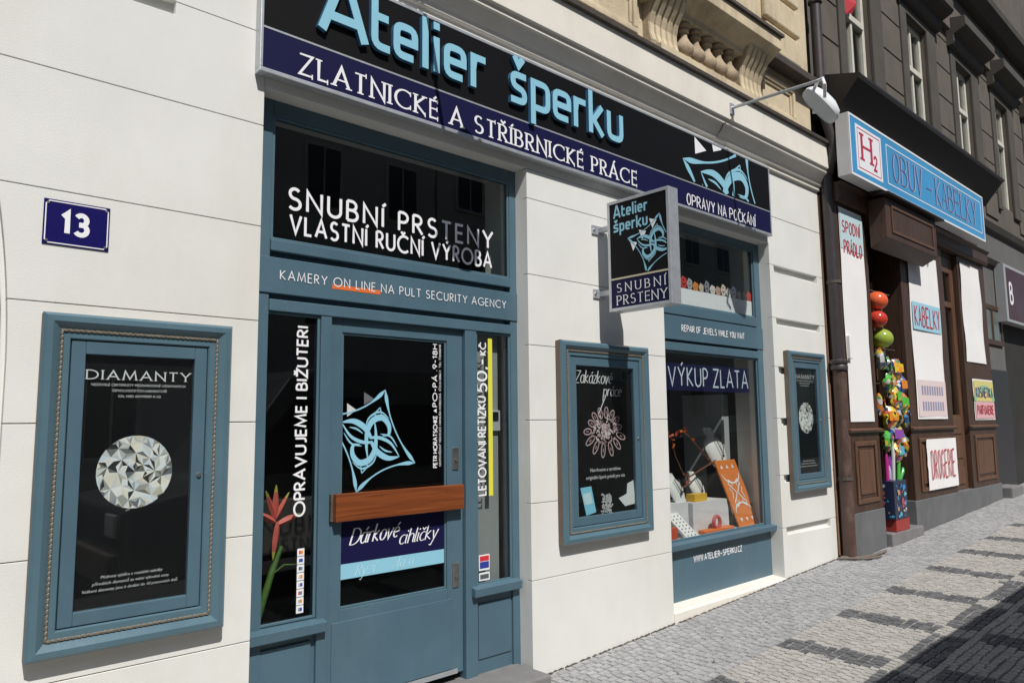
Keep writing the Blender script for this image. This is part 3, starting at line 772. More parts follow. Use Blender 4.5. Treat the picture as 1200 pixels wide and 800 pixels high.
G().box(4.74,6.465,.171,.95,.60,.66).obj('display_shelf', M['dark'], B1)
G().box(6.34,6.46,.50,.945,-.944,.26).obj('side_board', M['lightpanel'], B1, bevel=.005)
gg = G().box(4.90,6.262,.150,.156,.255,.478); vp = gg.obj('navy_panel', M['navy'], win)
lettering(win, [('VÝKUP ZLATA',5.0,.1494,.296,.152,dict(weight=.10,width=1.225,track=.26,per_letter=True))], colm('pale_lettering',(.66,.74,.86)))
# printed strip with rings on the upper pane
G().box(4.81,6.352,.1425,.144,.962,1.115).obj('white_film_strip', M['white'], win)
rg = [(.75,.72,.7),(.8,.78,.8),(.5,.45,.4),(.35,.2,.2),(.62,.05,.04),(.4,.4,.42),(.7,.25,.04),(.6,.5,.4),(.25,.25,.3),(.7,.66,.6),(.55,.35,.3),(.7,.6,.5)]
for k in range(17):
    x = 4.90+k*.088; c = rg[k%12]; zt = 1.118
    gr = G(); hgt = random.uniform(.06,.105); r_ = random.uniform(.026,.038)
    ribbon(gr, [(x+r_*math.cos(a*math.pi/8), zt+hgt*.5+hgt*.42*math.sin(a*math.pi/8)) for a in range(17)], lambda i,a,b: .008+.004*(i%3), frame3((0,.1425,0),U_,V_,N_), .0002, .001, True)
    ribbon(gr, [(x-r_*.5,zt+hgt*.45),(x+r_*.5,zt+hgt*.6)], lambda i,a,b: .014, frame3((0,.1425,0),U_,V_,N_), .0005, .001, False)
    gr.obj('ring_print', colm('ring_print%d'%(k%12), c), win, norm=False)
# ------------------------------------------------------------------ fascia sign
FS = thing('fascia_sign', (3.94,-.03,1.715), 'long black and navy fascia sign with raised pale blue letters over the teal shopfront', 'sign')
fy = -.055
fr_ = G(); fr_.box(1.447,6.43,fy-.004,-.002,1.715,1.738); fr_.box(1.447,6.43,fy-.004,-.002,2.363,2.383); fr_.box(1.447,1.463,fy-.004,-.002,1.738,2.363); fr_.box(6.414,6.43,fy-.004,-.002,1.738,2.363)
fr_.obj('sign_frame', M['alu'], FS, bevel=.003)
G().box(1.463,6.414,fy,-.01,1.952,2.363).obj('black_panel', M['signblack'], FS)
G().box(1.463,6.414,fy,-.01,1.738,1.942).obj('navy_panel', M['navy'], FS)
G().box(1.463,6.414,fy-.002,-.01,1.942,1.952).obj('divider', M['alu'], FS)
c_ = lambda x0,y0,x1,y1,r=.18: None
def rr(pts, r=.12):
    """polyline with rounded corners"""
    out = [pts[0]]
    for a,b,c in zip(pts[:-2],pts[1:-1],pts[2:]):
        la = math.hypot(a[0]-b[0],a[1]-b[1]); lc = math.hypot(c[0]-b[0],c[1]-b[1]); q = min(r, la/2.01, lc/2.01)
        p0 = (b[0]+(a[0]-b[0])*q/la, b[1]+(a[1]-b[1])*q/la); p1 = (b[0]+(c[0]-b[0])*q/lc, b[1]+(c[1]-b[1])*q/lc)
        for i in range(5):
            t = i/4; u = 1-t
            out.append((u*u*p0[0]+2*u*t*b[0]+t*t*p1[0], u*u*p0[1]+2*u*t*b[1]+t*t*p1[1]))
    return out+[pts[-1]]
# glyphs in metres: box width w, x-height X, ascender H
def techno(ch, w, X, H, s):
    h = s/2; a, b = h, w-h
    e = [rr([(b,X*.5-h),(b,X-h),(a,X-h),(a,h),(b-.01,h)],.045),[(a,X*.5),(b,X*.5)]]
    return {'A':[[(h*.9,0),(w*.5-.012,H),(w*.5+.012,H),(w-h*.9,0)],[(w*.2,H*.28),(w*.8,H*.28)]],
            't':[rr([(a,H*.93),(a,h),(w,h)],.05),[(a,X-h),(w*.92,X-h)]],
            'e':e, 'l':[[(w/2,0),(w/2,H)]], 'i':[[(w/2,0),(w/2,X)],[(w/2,X+.045),(w/2,X+.09)]],
            'r':[[(a,0),(a,X)],rr([(a,X*.55),(a+.012,X-h),(w,X-h)],.03)],
            's':[rr([(w*.95,X-h),(a,X-h),(a,X*.55),(b,X*.45),(b,h),(w*.02,h)],.04),[(w*.25,X+.10),(w*.5,X+.045),(w*.78,X+.10)]],
            'p':[[(a,-.095),(a,X)],rr([(a,X-h),(b,X-h),(b,h),(a,h)],.05)],
            'k':[[(a,0),(a,H)],[(w*.92,X),(a+.03,X*.48),(w*.95,0)]],
            'u':[rr([(a,X),(a,h),(b,h),(b,X)],.05)]}[ch]
LET = [('A',1.74,2.04),('t',2.055,2.175),('e',2.198,2.365),('l',2.388,2.445),('i',2.466,2.528),('e',2.55,2.722),('r',2.753,2.873),
       ('s',3.083,3.228),('p',3.262,3.443),('e',3.468,3.650),('r',3.675,3.80),('k',3.832,3.99),('u',4.03,4.215)]
for ch,x0,x1 in LET:
    gg = G(); T = frame3((x0,fy,2.035),U_,V_,N_)
    for k,st_ in enumerate(techno(ch, x1-x0, .215, .325 if ch == 'A' else .31, .044 if ch != 'A' else .05)):
        ribbon(gg, st_, lambda i,a,b: .022 if ch != 'A' else .025, T, .001, .026+k*.0004, False, 0, 1)
    gg.obj('letter', [M['sky_blue'], M['blue_side']], FS, norm=False)
words('ZLATNICKÉ A STŘÍBRNICKÉ PRÁCE',frame3((1.655,fy,1.766),U_,V_,N_),.105,M['white'],FS,weight=.17,width=2.735,serif=True,contrast=.5,track=.30,space=.5,per_letter=True)
words('OPRAVY NA POČKÁNÍ',frame3((5.05,fy,1.755),U_,V_,N_),.09,M['white'],FS,weight=.14,width=1.075,contrast=.75,track=.22,eq=.55)
gg = G(); emblem(gg, (5.685,1.925), (6.03,2.48), (6.36,1.72), frame3((0,fy,0),U_,V_,N_), clip=lambda u,v: 1.965 < v < 2.355 and u < 6.40)
gg.obj('emblem', M['sky_blue'], FS, norm=False)
def flat(pts, y, m, parent, name='triangle_mark'): return G().add([(p[0],y,p[1]) for p in pts],[tuple(range(len(pts)))]).obj(name, m, parent, norm=False)
flat([(5.193,2.36),(5.196,2.213),(5.365,2.281)], fy-.001, M['white'], FS); flat([(5.46,2.36),(5.475,2.30),(5.60,2.345),(5.61,2.36)], fy-.001, M['white'], FS)

# ------------------------------------------------------------------ projecting sign
PS = thing('projecting_sign', (4.0,-.38,.755), 'double-sided projecting box sign with pale blue emblem hanging from two wall brackets', 'sign')
x0,x1 = 3.95,4.055
pf = G(); pf.box(x0,x1,-.645,-.622,.755,1.53); pf.box(x0,x1,-.145,-.125,.755,1.53); pf.box(x0,x1,-.622,-.145,1.508,1.53); pf.box(x0,x1,-.622,-.145,.755,.778)
pf.obj('sign_frame', M['alu'], PS, bevel=.003)
G().box(x0+.005,x1-.005,-.622,-.145,.985,1.508).obj('black_panel', M['signblack'], PS)
G().box(x0+.005,x1-.005,-.622,-.145,.778,.973).obj('navy_panel', M['navy'], PS)
G().box(x0+.002,x1-.002,-.622,-.145,.973,.985).obj('divider', colm('cream_strip',(.55,.5,.36)), PS)
Tp = frame3((x0+.005,0,0),(0,-1,0),(0,0,1),(-1,0,0))
def gput(word, u, v, W, H, X, s, gaps):
    tot = sum(w for _,w in gaps)+.18*len(gaps); x = u
    for ch,w in gaps:
        ww = w/tot*W
        o = frame3((x0+.005,-x,v),(0,-1,0),(0,0,1),(-1,0,0))
        sc = .5
        for k,st_ in enumerate(techno(ch, ww/ (X/.215), .215, .31, s/(X/.215))):
            q = X/.215
            ribbon(gg, [(p[0]*q,p[1]*q) for p in st_], lambda i,a,b: s/2, o, .0006+.00015*k, .001)
        x += (w+.18)/tot*W
gg = G()
gput('Atelier', .178, 1.405, .30, .09, .058, .0135, [('A',1.5),('t',.75),('e',1),('l',.35),('i',.35),('e',1),('r',.7)])
gg.obj('lettering', M['sky_blue'], PS, norm=False); gg = G()
gput('sperku', .178, 1.305, .30, .09, .058, .0135, [('s',1),('p',1),('e',1),('r',.7),('k',1),('u',1)])
gg.obj('lettering', M['sky_blue'], PS, norm=False)
gg = G(); emblem(gg, (.508,1.175), (.567,1.365), (.718,1.205-.10), Tp, clip=lambda u,v: u < .617 and v > .992)
gg.obj('emblem', M['sky_blue'], PS, norm=False)
gg = G()
for (u,v) in ((.482,1.345),(.395,1.285),(.318,1.222)): gg.add([Tp(u,v,.0015),Tp(u+.06,v-.02,.0015),Tp(u+.025,v-.072,.0015)],[(0,1,2)])
gg.obj('triangle_marks', M['white'], PS, norm=False)
gg = G(); text(gg,'SNUBNÍ',frame3((x0+.005,-.195,.885),(0,-1,0),(0,0,1),(-1,0,0)),.058,weight=.13,width=.40,serif=True,contrast=.5,track=.5)
gg.obj('lettering', M['white'], PS, norm=False); gg = G()
text(gg,'PRSTENY',frame3((x0+.005,-.195,.798),(0,-1,0),(0,0,1),(-1,0,0)),.062,weight=.13,width=.41,serif=True,contrast=.5,track=.3)
gg.obj('lettering', M['white'], PS, norm=False)
for z in (1.345,.885):
    b = G(); b.box(3.985,4.02,-.13,-.012,z,z+.035); b.box(3.925,4.05,-.012,-.001,z-.015,z+.05)
    b = b.obj('bracket', M['alu'], PS, bevel=.002)
    for xx in (3.94,4.035): G().lathe((xx,-.022,z+.017),[(.008,0),(.008,.008)],6,axis='y').obj('bolt', M['steel'], b)

# ------------------------------------------------------------------ framed showcases
def rope(g, a, b, r=.011, turns=.03):
    a, b = Vector(a), Vector(b); L = (b-a).length; d = (b-a)/L; n = int(L/turns)
    u = Vector((0,-1,0)); w = d.cross(u)
    for k in range(n):          # beads set at a slant give the twisted cord
        c = a+d*(k+.5)*L/n
        vs = []; 
        for i,(t,rr_) in enumerate(((-.75,.35),(-.3,1),(.3,1),(.75,.35))):
            for j in range(6):
                an = 2*math.pi*j/6
                off = w*math.cos(an)*r*rr_+u*math.sin(an)*r*rr_
                vs.append(c+d*(t*L/n*.9+ .55*r*math.cos(an))+off)
        g.add(vs, [(i*6+j,i*6+(j+1)%6,(i+1)*6+(j+1)%6,(i+1)*6+j) for i in range(3) for j in range(6)]+[tuple(range(6))[::-1],tuple(18+j for j in range(6))])
def showcase(xa, xb, za, zb, fw, label, dw_=.052):
    """outer size xa..xb, za..zb; fw = moulding width to the door"""
    t = thing('showcase', ((xa+xb)/2,0,za), label, 'showcase', 'framed showcases on the piers')
    o = [(0.,-.004),(-.004,-.05),(.008,-.066),(.03,-.068),(.045,-.058),(.058,-.048),(fw*.95,-.048),(fw,-.04),(fw,-.002)]
    g = G()
    # mitred moulding: sweep the profile round the rectangle
    cs = lambda d: [(xa+d,za+d),(xb-d,za+d),(xb-d,zb-d),(xa+d,zb-d)]
    vs = []
    for d,y in o: vs += [(x,y,z) for x,z in cs(d)]
    n = len(o)
    for i in range(n-1): g.add(vs[i*4:i*4+8], [(k,(k+1)%4,4+(k+1)%4,4+k) for k in range(4)], 1 if i == 0 else 0)
    g.obj('frame_moulding', [M['tealL'], M['casewood']], t)
    r = G(); q = .064
    for a,b in zip(cs(q), cs(q)[1:]+cs(q)[:1]): rope(r,(a[0],-.050,a[1]),(b[0],-.050,b[1]),.0065,.02)
    r.obj('rope_trim', M['rope'], t)
    q = fw+.004; y = -.04
    dd = G(); w = dw_
    dd.box(xa+q,xa+q+w,y,-.004,za+q,zb-q); dd.box(xb-q-w,xb-q,y,-.004,za+q,zb-q); dd.box(xa+q+w,xb-q-w,y,-.004,za+q,za+q+w); dd.box(xa+q+w,xb-q-w,y,-.004,zb-q-w,zb-q)
    door_ = dd.obj('case_door', M['teal'], t, bevel=.003)
    G().lathe((xb-q-w*.4,y-.008,(za+zb)/2),[(.009,0),(.011,.004),(.011,.01)],12,axis='y').obj('lock', M['steel'], door_)
    px0,px1,pz0,pz1 = xa+q+w,xb-q-w,za+q+w,zb-q-w
    pst = G().box(px0,px1,-.014,-.006,pz0,pz1).obj('poster', M['black'], t)
    G().box(px0,px1,-.030,-.026,pz0,pz1).obj('pane', M['glass'], t)
    return t, pst, (px0,px1,pz0,pz1)
PY = -.0155
M['casewood'] = mat('brown_case_side',(.16,.12,.09),.7,.2,12)
def gem(cx, cz, rx, rz, parent, seed):
    rnd = random.Random(seed); rings = [0,.26,.5,.78,1.]; ns = [1,8,8,16,32]
    pts = [[(0,0)]]
    for r_,n in zip(rings[1:],ns[1:]):
        off = rnd.choice((0,.5)); pts.append([(r_*math.cos(2*math.pi*(k+off)/n)*(1 if r_ > .9 else rnd.uniform(.9,1.08)), r_*math.sin(2*math.pi*(k+off)/n)*(1 if r_ > .9 else rnd.uniform(.9,1.08))) for k in range(n)])
    tris = []
    for a,b in zip(pts[:-1],pts[1:]):
        na, nb = len(a), len(b)
        ev = sorted([(math.atan2(p[1],p[0])%(2*math.pi),0,i) for i,p in enumerate(a)]+[(math.atan2(p[1],p[0])%(2*math.pi),1,i) for i,p in enumerate(b)]) if na > 1 else None
        if na == 1: tris += [(a[0],b[k],b[(k+1)%nb]) for k in range(nb)]
        else:
            bs = sorted(b, key=lambda p: math.atan2(p[1],p[0])%(2*math.pi)); as_ = sorted(a, key=lambda p: math.atan2(p[1],p[0])%(2*math.pi))
            i = j = 0; A_ = lambda p: math.atan2(p[1],p[0])%(2*math.pi)
            while i < na or j < nb:
                ai = A_(as_[(i+1)%na])+(2*math.pi if i+1 >= na else 0); bj = A_(bs[(j+1)%nb])+(2*math.pi if j+1 >= nb else 0)
                if j < nb and (i >= na or bj <= ai): tris.append((as_[i%na],bs[j%nb],bs[(j+1)%nb])); j += 1
                else: tris.append((as_[i%na],bs[j%nb],as_[(i+1)%na])); i += 1
    vs = []; fs = []; cols = []
    for a,b,c in tris:
        m = ((a[0]+b[0]+c[0])/3,(a[1]+b[1]+c[1])/3)
        for t3 in (((a,b,c),) if rnd.random() < .35 else ((a,b,m),(b,c,m),(c,a,m))):
            k = len(vs); vs += [(cx+p[0]*rx,PY-.0012,cz+p[1]*rz) for p in t3]; fs.append((k,k+1,k+2))
            v = rnd.choice((.04,.2,.4,.6,.75,.85,.9,.92,.94)); tint = rnd.choice(((1,1,1),(1,1,1),(.93,.96,1),(1,.93,.8),(.8,.88,1)))
            cols.append((v*tint[0],v*tint[1],v*tint[2],1))
    me = bpy.data.meshes.new('gem_print'); cc_ = (cx,PY,cz)
    me.from_pydata([(p[0]-cx,p[1]-PY,p[2]-cz) for p in vs],[],fs)
    at_ = me.color_attributes.new('Col','FLOAT_COLOR','CORNER')
    for i,c in enumerate(cols):
        for k in range(3): at_.data[i*3+k].color = c
    me.materials.append(M['vcol']); o = bpy.data.objects.new('gem_print', me); COL.objects.link(o); place(o, cc_, parent)
M['vcol'] = vcol('gem_print_colours', .3)
def diamond_poster(t, pst, P, seed, xs=1.):
    x0_,x1_,z0_,z1_ = P; cx = (x0_+x1_)/2; w = x1_-x0_
    gg = G(); text(gg,'DIAMANTY',frame3((x0_+.012,PY,z1_-.098),U_,V_,N_),.036,weight=.17,width=w*.945,contrast=.7,track=.30,serif=True); gg.obj('lettering', M['white'], pst, norm=False)
    T = frame3((cx,PY,z1_-.125),U_,V_,N_)
    small_text('fine_lettering',['NEZÁVISLÉ CERTIFIKÁTY MEZINÁRODNĚ UZNÁVANÝCH','GEMOLOGICKÝCH LABORATOŘÍ','GIA, HRD ANTWERP A IGI'],T,.0145,M['white'],pst,'CENTER',lead=1.6)
    gem(cx-.005, (z0_+z1_)/2+.025, .148, .150, pst, seed)
    T = frame3((cx,PY,z0_+.112),U_,V_,N_)
    small_text('fine_lettering',['Možnost výběru z rozsáhlé nabídky','přírodních diamantů za velmi výhodné ceny.','Veškeré diamanty jsou k dodání do 10 pracovních dnů.'],T,.0165,M['white'],pst,'CENTER',shear=.25,lead=1.5)
t1,p1,P1 = showcase(.613,1.352,-.866,.452,.098,'wide-framed teal showcase with diamond poster beneath the house number plate')
diamond_poster(t1,p1,P1,3)
t3,p3,P3 = showcase(6.63,7.372,-.655,.655,.098,'teal showcase with diamond poster on the narrow pier beside the drainpipe')
diamond_poster(t3,p3,P3,5)
t2,p2,P2 = showcase(3.534,4.466,-.775,.543,.098,'teal showcase with pink flower brooch poster below the projecting sign', .056)
x0_,x1_,z0_,z1_ = P2
gg = G()
text(gg,'Zakázkové',frame3((x0_+.012,PY,z1_-.115),U_,V_,N_),.082,weight=.11,contrast=.4,shear=.2,track=.10,font=LOW,width=.38)
gg.obj('script_lettering', M['white'], p2, norm=False); gg = G()
text(gg,'práce',frame3((x0_+.30,PY,z1_-.20),U_,V_,N_),.072,weight=.11,contrast=.4,shear=.2,track=.12,font=LOW,width=.19)
ribbon(gg,[(x0_+.325,z1_-.20),(x0_+.245,z1_-.325)],lambda i,a,b:.004,frame3((0,PY,0),U_,V_,N_),.001,.001)
gg.obj('script_lettering', M['white'], p2, norm=False)
rnd = random.Random(11); pk = [G(),G(),G()]; cx,cz = 4.0,-.045; TT = frame3((0,PY,0),U_,V_,N_)
for k in range(14):
    a = 2*math.pi*k/14+.1; ux,uz = math.cos(a),math.sin(a); rr0 = .115+.03*(uz < 0); c0 = (cx+ux*rr0*1.25,cz+uz*rr0)
    L_,W_ = .038+.012*(uz < -.3),.02
    ribbon(pk[0],[(c0[0]+ux*L_*math.cos(b)-uz*W_*math.sin(b),c0[1]+uz*L_*math.cos(b)+ux*W_*math.sin(b)) for b in [2*math.pi*i/16 for i in range(17)]],lambda i,a_,b_:.0045,TT,.0006,.001,True)
    ribbon(pk[1],[(c0[0]-ux*.012,c0[1]-uz*.012),(c0[0]+ux*.014,c0[1]+uz*.014)],lambda i,a_,b_:.006,TT,.0008,.001)
for k in range(150):
    a = rnd.uniform(0,6.28); q = rnd.uniform(.0,.10); c0 = (cx+q*1.25*math.cos(a),cz+q*math.sin(a)); b = rnd.uniform(0,6.28); L_ = rnd.uniform(.008,.024)
    ribbon(pk[rnd.choice((0,1,2))],[c0,(c0[0]+L_*math.cos(b),c0[1]+L_*math.sin(b)),(c0[0]+L_*1.5*math.cos(b+.8),c0[1]+L_*1.5*math.sin(b+.8))],lambda i,a_,b_:.006-.0015*i,TT,.0007+k*.00003,.001)
for q,c,nm in zip(pk,((.52,.38,.40),(.32,.20,.22),(.75,.66,.68)),('rose','mauve','silver')): q.obj('brooch_print', colm(nm+'_print',c), p2, norm=False)
small_text('fine_lettering',['Navrhneme a vyrobíme','originální šperk právě pro vás'],frame3((cx,PY,-.33),U_,V_,N_),.034,M['white'],p2,'CENTER',lead=1.45)
flat([(3.735,-.43),(3.845,-.425),(3.89,-.60),(3.79,-.615)],PY-.001,colm('cyan_print',(.25,.62,.82)),p2,'sample_print'); flat([(3.755,-.47),(3.835,-.465),(3.855,-.54),(3.775,-.545)],PY-.0018,colm('pale_cyan_print',(.6,.78,.86)),p2,'sample_print')
flat([(4.23,-.43),(4.30,-.41),(4.315,-.575),(4.20,-.585),(4.13,-.525),(4.22,-.50)],PY-.001,colm('bone_print',(.72,.73,.75)),p2,'sample_print')
gg = G()
for k in range(130):
    c0 = (4.0+rnd.uniform(-.055,.055)*(1-.3*rnd.random()),-.55+rnd.uniform(-.06,.06)); b = rnd.uniform(0,6.28)
    ribbon(gg,[c0,(c0[0]+.014*math.cos(b),c0[1]+.014*math.sin(b))],lambda i,a_,b_:.0055,TT,.0006+k*.00004,.001)
gg.obj('nugget_print', colm('nugget_print',(.5,.5,.51)), p2, norm=False)

# ------------------------------------------------------------------ house number plate
HN = thing('house_number_plate', (.717,-.004,.735), 'blue enamel house number plate reading 13 on the cream wall', 'number plate')
ch = lambda d,k=.012: [(.598+d+k,.735+d),(.838-d-k,.735+d),(.838-d,.735+d+k),(.838-d,.92-d-k),(.838-d-k,.92-d),(.598+d+k,.92-d),(.598+d,.92-d-k),(.598+d,.735+d+k)]
G().box(.597,.839,-.0045,-.0005,.734,.921).obj('plate', M['enamel'], HN, bevel=.002)
gg = G(); ribbon(gg, ch(.007)+[ch(.007)[0]], lambda i,a,b:.0022, frame3((0,-.0046,0),U_,V_,N_), .0004,.0008, True); gg.obj('border', M['white'], HN, norm=False)
gg = G(); text(gg,'13',frame3((.666,-.0046,.788),U_,V_,N_),.082,weight=.24,track=.34,xs=1.02); gg.obj('numeral', M['white'], HN, norm=False)
for x,z in ((.612,.75),(.824,.75),(.612,.905),(.824,.905)): G().lathe((x,-.009,z),[(.005,0),(.006,.003),(.006,.006)],8,axis='y').obj('screw', M['steel'], HN)

# ------------------------------------------------------------------ floodlights on arms
def floodlight(x, label):
    t = thing('floodlight', (x,-.155,2.70), label, 'floodlight', 'floodlights over the fascia')
    a = Vector((x,-.155,2.70)); e = Vector((x-.02,-.93,2.665))
    G().box(x-.03,x+.03,-.168,-.153,2.64,2.74).obj('wall_plate', M['alu'], t, bevel=.002)
    ar = G(); ar.tube([a,e],.0135,8); ar.obj('arm', M['alu'], t, smooth=True)
    c = Vector((x+.17,-.86,2.545))
    yk = G(); yk.tube([e,(x-.02,-.97,2.67),(x-.06,-1.0,2.60),(x-.0,-.97,2.52)],.013,8); yk.tube([e,(x+.10,-.86,2.69),(x+.27,-.76,2.66),(x+.33,-.73,2.56)],.013,8)
    yk.obj('yoke', M['floodgrey'], t, smooth=True)
    # shallow dish body, lamp face turned down to the shop
    b = G(); nrm = Vector((-.42,.62,-.66)).normalized(); u = Vector((.72,.62,.10)); u = (u-nrm*u.dot(nrm)).normalized(); w = nrm.cross(u)
    prof_ = [(-.085,.25),(-.075,.5),(-.04,.86),(0,1.),(.018,1.)]; vs = []
    for h,k in prof_:
        for i in range(20):
            an = 2*math.pi*i/20; cu, su = math.cos(an), math.sin(an)
            q = 1/max(abs(cu)**3.5+abs(su)**3.5,1e-6)**(1/3.5)
            vs.append(c+u*cu*q*.145*k+w*su*q*.175*k+nrm*h)
    b.add(vs,[(i*20+k,i*20+(k+1)%20,(i+1)*20+(k+1)%20,(i+1)*20+k) for i in range(4) for k in range(20)]+[tuple(range(20))[::-1]])
    hd = b.obj('lamp_head', M['floodgrey'], t, smooth=True)
    f = G(); f.add([p-nrm*.004 for p in vs[-20:]],[tuple(range(20))]); f.obj('lamp_glass', M['lampglass'], hd, norm=False)
    cb = G(); cb.tube([(x-.005,-.165,2.65),(x-.012,-.17,2.60),(x-.05,-.15,2.57),(x-.09,-.125,2.545),(x-.08,-.09,2.50),(x-.10,-.06,2.45)],.0045,6); cb.obj('cable', M['soot'], t, smooth=True)
    return t
M['floodgrey'] = mat('pale_grey_lacquer',(.72,.74,.76),.4,.06,8); M['lampglass'] = plain('frosted_lamp_glass',(.55,.58,.60),.25)
floodlight(5.63,'white floodlight on a thin arm above the right end of the fascia sign')
floodlight(2.36,'white floodlight on a thin arm above the left half of the fascia sign')

# ------------------------------------------------------------------ things in the display window
def cloth_block(x0,x1,y0,y1,z0,z1,label):
    g = G(); n = 10
    pts = []
    per = [(x0+(x1-x0)*i/n,y0) for i in range(n)]+[(x1,y0+(y1-y0)*i/n) for i in range(n)]+[(x1-(x1-x0)*i/n,y1) for i in range(n)]+[(x0,y1-(y1-y0)*i/n) for i in range(n)]
    rnd_ = random.Random(int(x0*100)); off = [rnd_.uniform(0,1) for _ in per]
    lv = [(0,1),(.5,.6),(.93,.12),(1,0)]; vs = []
    cx_,cy_ = (x0+x1)/2,(y0+y1)/2
    for t,k in lv:
        for (px,py),o in zip(per,off):
            f = 1+.06*k*(o-.3); vs.append((cx_+(px-cx_)*f, cy_+(py-cy_)*f, z0+(z1-z0)*t))
    m = len(per)
    g.add(vs,[(i*m+k,i*m+(k+1)%m,(i+1)*m+(k+1)%m,(i+1)*m+k) for i in range(3) for k in range(m)]+[tuple(3*m+k for k in range(m))])
    return tag(g.obj('draped_block', mat('satin_%d'%int(x0*100),(.66,.65,.68),.7,.05,8,.25,30), smooth=True), label, 'display block')
cloth_block(5.50,6.05,.30,.58,-.944,-.69,'larger white draped display block beside the orange board')
cloth_block(5.02,5.46,.32,.6,-.944,-.675,'smaller white draped display block at the left end of the window')
def bust(x,y,z,h,lean,label):
    g = G(); vs = []; n = 16
    for t,wx,wy in ((0,.30,.10),(.2,.36,.13),(.45,.42,.16),(.66,.34,.15),(.8,.17,.12),(1.,.14,.11)):
        for k in range(n):
            a = 2*math.pi*k/n
            vs.append((x+wx*h*math.cos(a)+lean*t*h, y+wy*h*math.sin(a)+.25*t*h, z+t*h))
    g.add(vs,[(i*n+k,i*n+(k+1)%n,(i+1)*n+(k+1)%n,(i+1)*n+k) for i in range(5) for k in range(n)]+[tuple(5*n+k for k in range(n)),tuple(range(n))[::-1]])
    o = tag(g.obj('necklace_bust', M['bust'], smooth=True), label, 'display bust')
    ch_ = G(); ch_.tube([(x+h*(lean*.78-.13),y-.02*h,z+.80*h),(x+h*(lean*.5-.06),y-.10*h,z+.5*h),(x+h*lean*.35,y-.13*h,z+.32*h),(x+h*(lean*.5+.10),y-.10*h,z+.5*h),(x+h*(lean*.78+.14),y-.02*h,z+.80*h)],.004,6)
    ch_.lathe((x+h*lean*.33,y-.13*h,z+.24*h),[(.004,0),(.011,.01),(.011,.018),(.004,.03)],8)
    ch_.obj('necklace', M['soot'], o)
M['bust'] = mat('white_velvet',(.74,.73,.73),.8,.04,6)
bust(5.41,.36,-.675,.24,-.30,'white necklace bust on the smaller draped block')
bust(5.86,.45,-.688,.24,-.28,'white necklace bust standing behind the yellow box')
bust(6.24,.47,-.42,.36,-.22,'tall white necklace bust behind the top of the orange board')
tag(G().box(6.16,6.32,.46,.58,-.944,-.42).obj('dark_stand', M['dark'], bevel=.004), 'dark stand carrying the tall bust behind the orange board', 'stand')
tag(G().box(5.58,5.77,.33,.42,-.689,-.625).obj('yellow_box', colm('yellow_card',(.72,.42,.03)), bevel=.003), 'yellow jewellery box on the larger draped block', 'box')
# leaning orange board with pale ornament
OB = thing('orange_board', (6.26,.26,-.944), 'leaning orange felt board with white ornament and small triangles', 'display board')
o0 = Vector((6.10,.215,-.944)); Ub = Vector((.375,.02,-.0)); Vb = Vector((-.155,.14,.59)); Nb = Ub.cross(Vb).normalized()
q = [o0,o0+Ub,o0+Ub+Vb,o0+Vb]; G().add(q+[p-Nb*.012 for p in q],[(0,1,2,3),(7,6,5,4),(0,4,5,1),(1,5,6,2),(2,6,7,3),(3,7,4,0)]).obj('board', mat('orange_felt',(.72,.20,.035),.85,.08,14,.2,150), OB)
Tb = lambda u,v,h: o0+Ub*u+Vb*v+Nb*h
gg = G()
for k in range(3):
    for v0,sg in ((.90,-1),(.10,1)):
        u0 = .22+.27*k; gg.add([Tb(u0-.06,v0+.025*sg,.001),Tb(u0+.06,v0+.025*sg,.001),Tb(u0,v0-.035*sg,.001)][::1],[(0,1,2)])
W1 = lambda i,a,b:.012
for sg in (1,-1):
    ribbon(gg,[(.5+.40*math.cos(R(a)),.5+sg*(.29-.14*math.sin(R(a)))) for a in range(0,181,15)],W1,Tb,.001,.001)
    ribbon(gg,[(.5+sg*.02,.5),(.5+sg*.16,.58),(.5+sg*.28,.64),(.5+sg*.22,.70),(.5+sg*.10,.66),(.5+sg*.13,.60)],W1,Tb,.0012,.001)
    ribbon(gg,[(.5+sg*.02,.5),(.5+sg*.16,.42),(.5+sg*.28,.36),(.5+sg*.22,.30),(.5+sg*.10,.34),(.5+sg*.13,.40)],W1,Tb,.0014,.001)
    ribbon(gg,[(.5-sg*.3,.42),(.5-sg*.22,.5),(.5-sg*.3,.58)],W1,Tb,.0016,.001)
gg.obj('ornament', M['white'], OB, norm=False)
# autumn branch
BR = thing('autumn_branch', (6.0,.5,-.36), 'bare branch with orange autumn leaves arching through the display window', 'branch')
bw = G(); paths = [[(6.05,.45,-.36),(5.75,.42,-.43),(5.5,.38,-.48),(5.36,.34,-.43),(5.2,.30,-.28),(5.12,.28,-.12)],[(5.98,.46,-.37),(5.85,.44,-.30),(5.66,.40,-.20),(5.5,.38,-.11),(5.35,.36,-.07)],[(5.5,.38,-.48),(5.42,.33,-.53),(5.3,.30,-.55)]]
paths = [[(x_+.07,y_,z_) for x_,y_,z_ in p] for p in paths]
for p in paths: bw.tube(p,[.009,.008,.007,.006,.005,.004][:len(p)],6)
bw.obj('twig', mat('twig_bark',(.16,.06,.03),.8,.2,20), BR, smooth=True)
lf = [colm('leaf_orange',(.62,.13,.02),.6), colm('leaf_red',(.45,.05,.02),.6)]; rnd = random.Random(4)
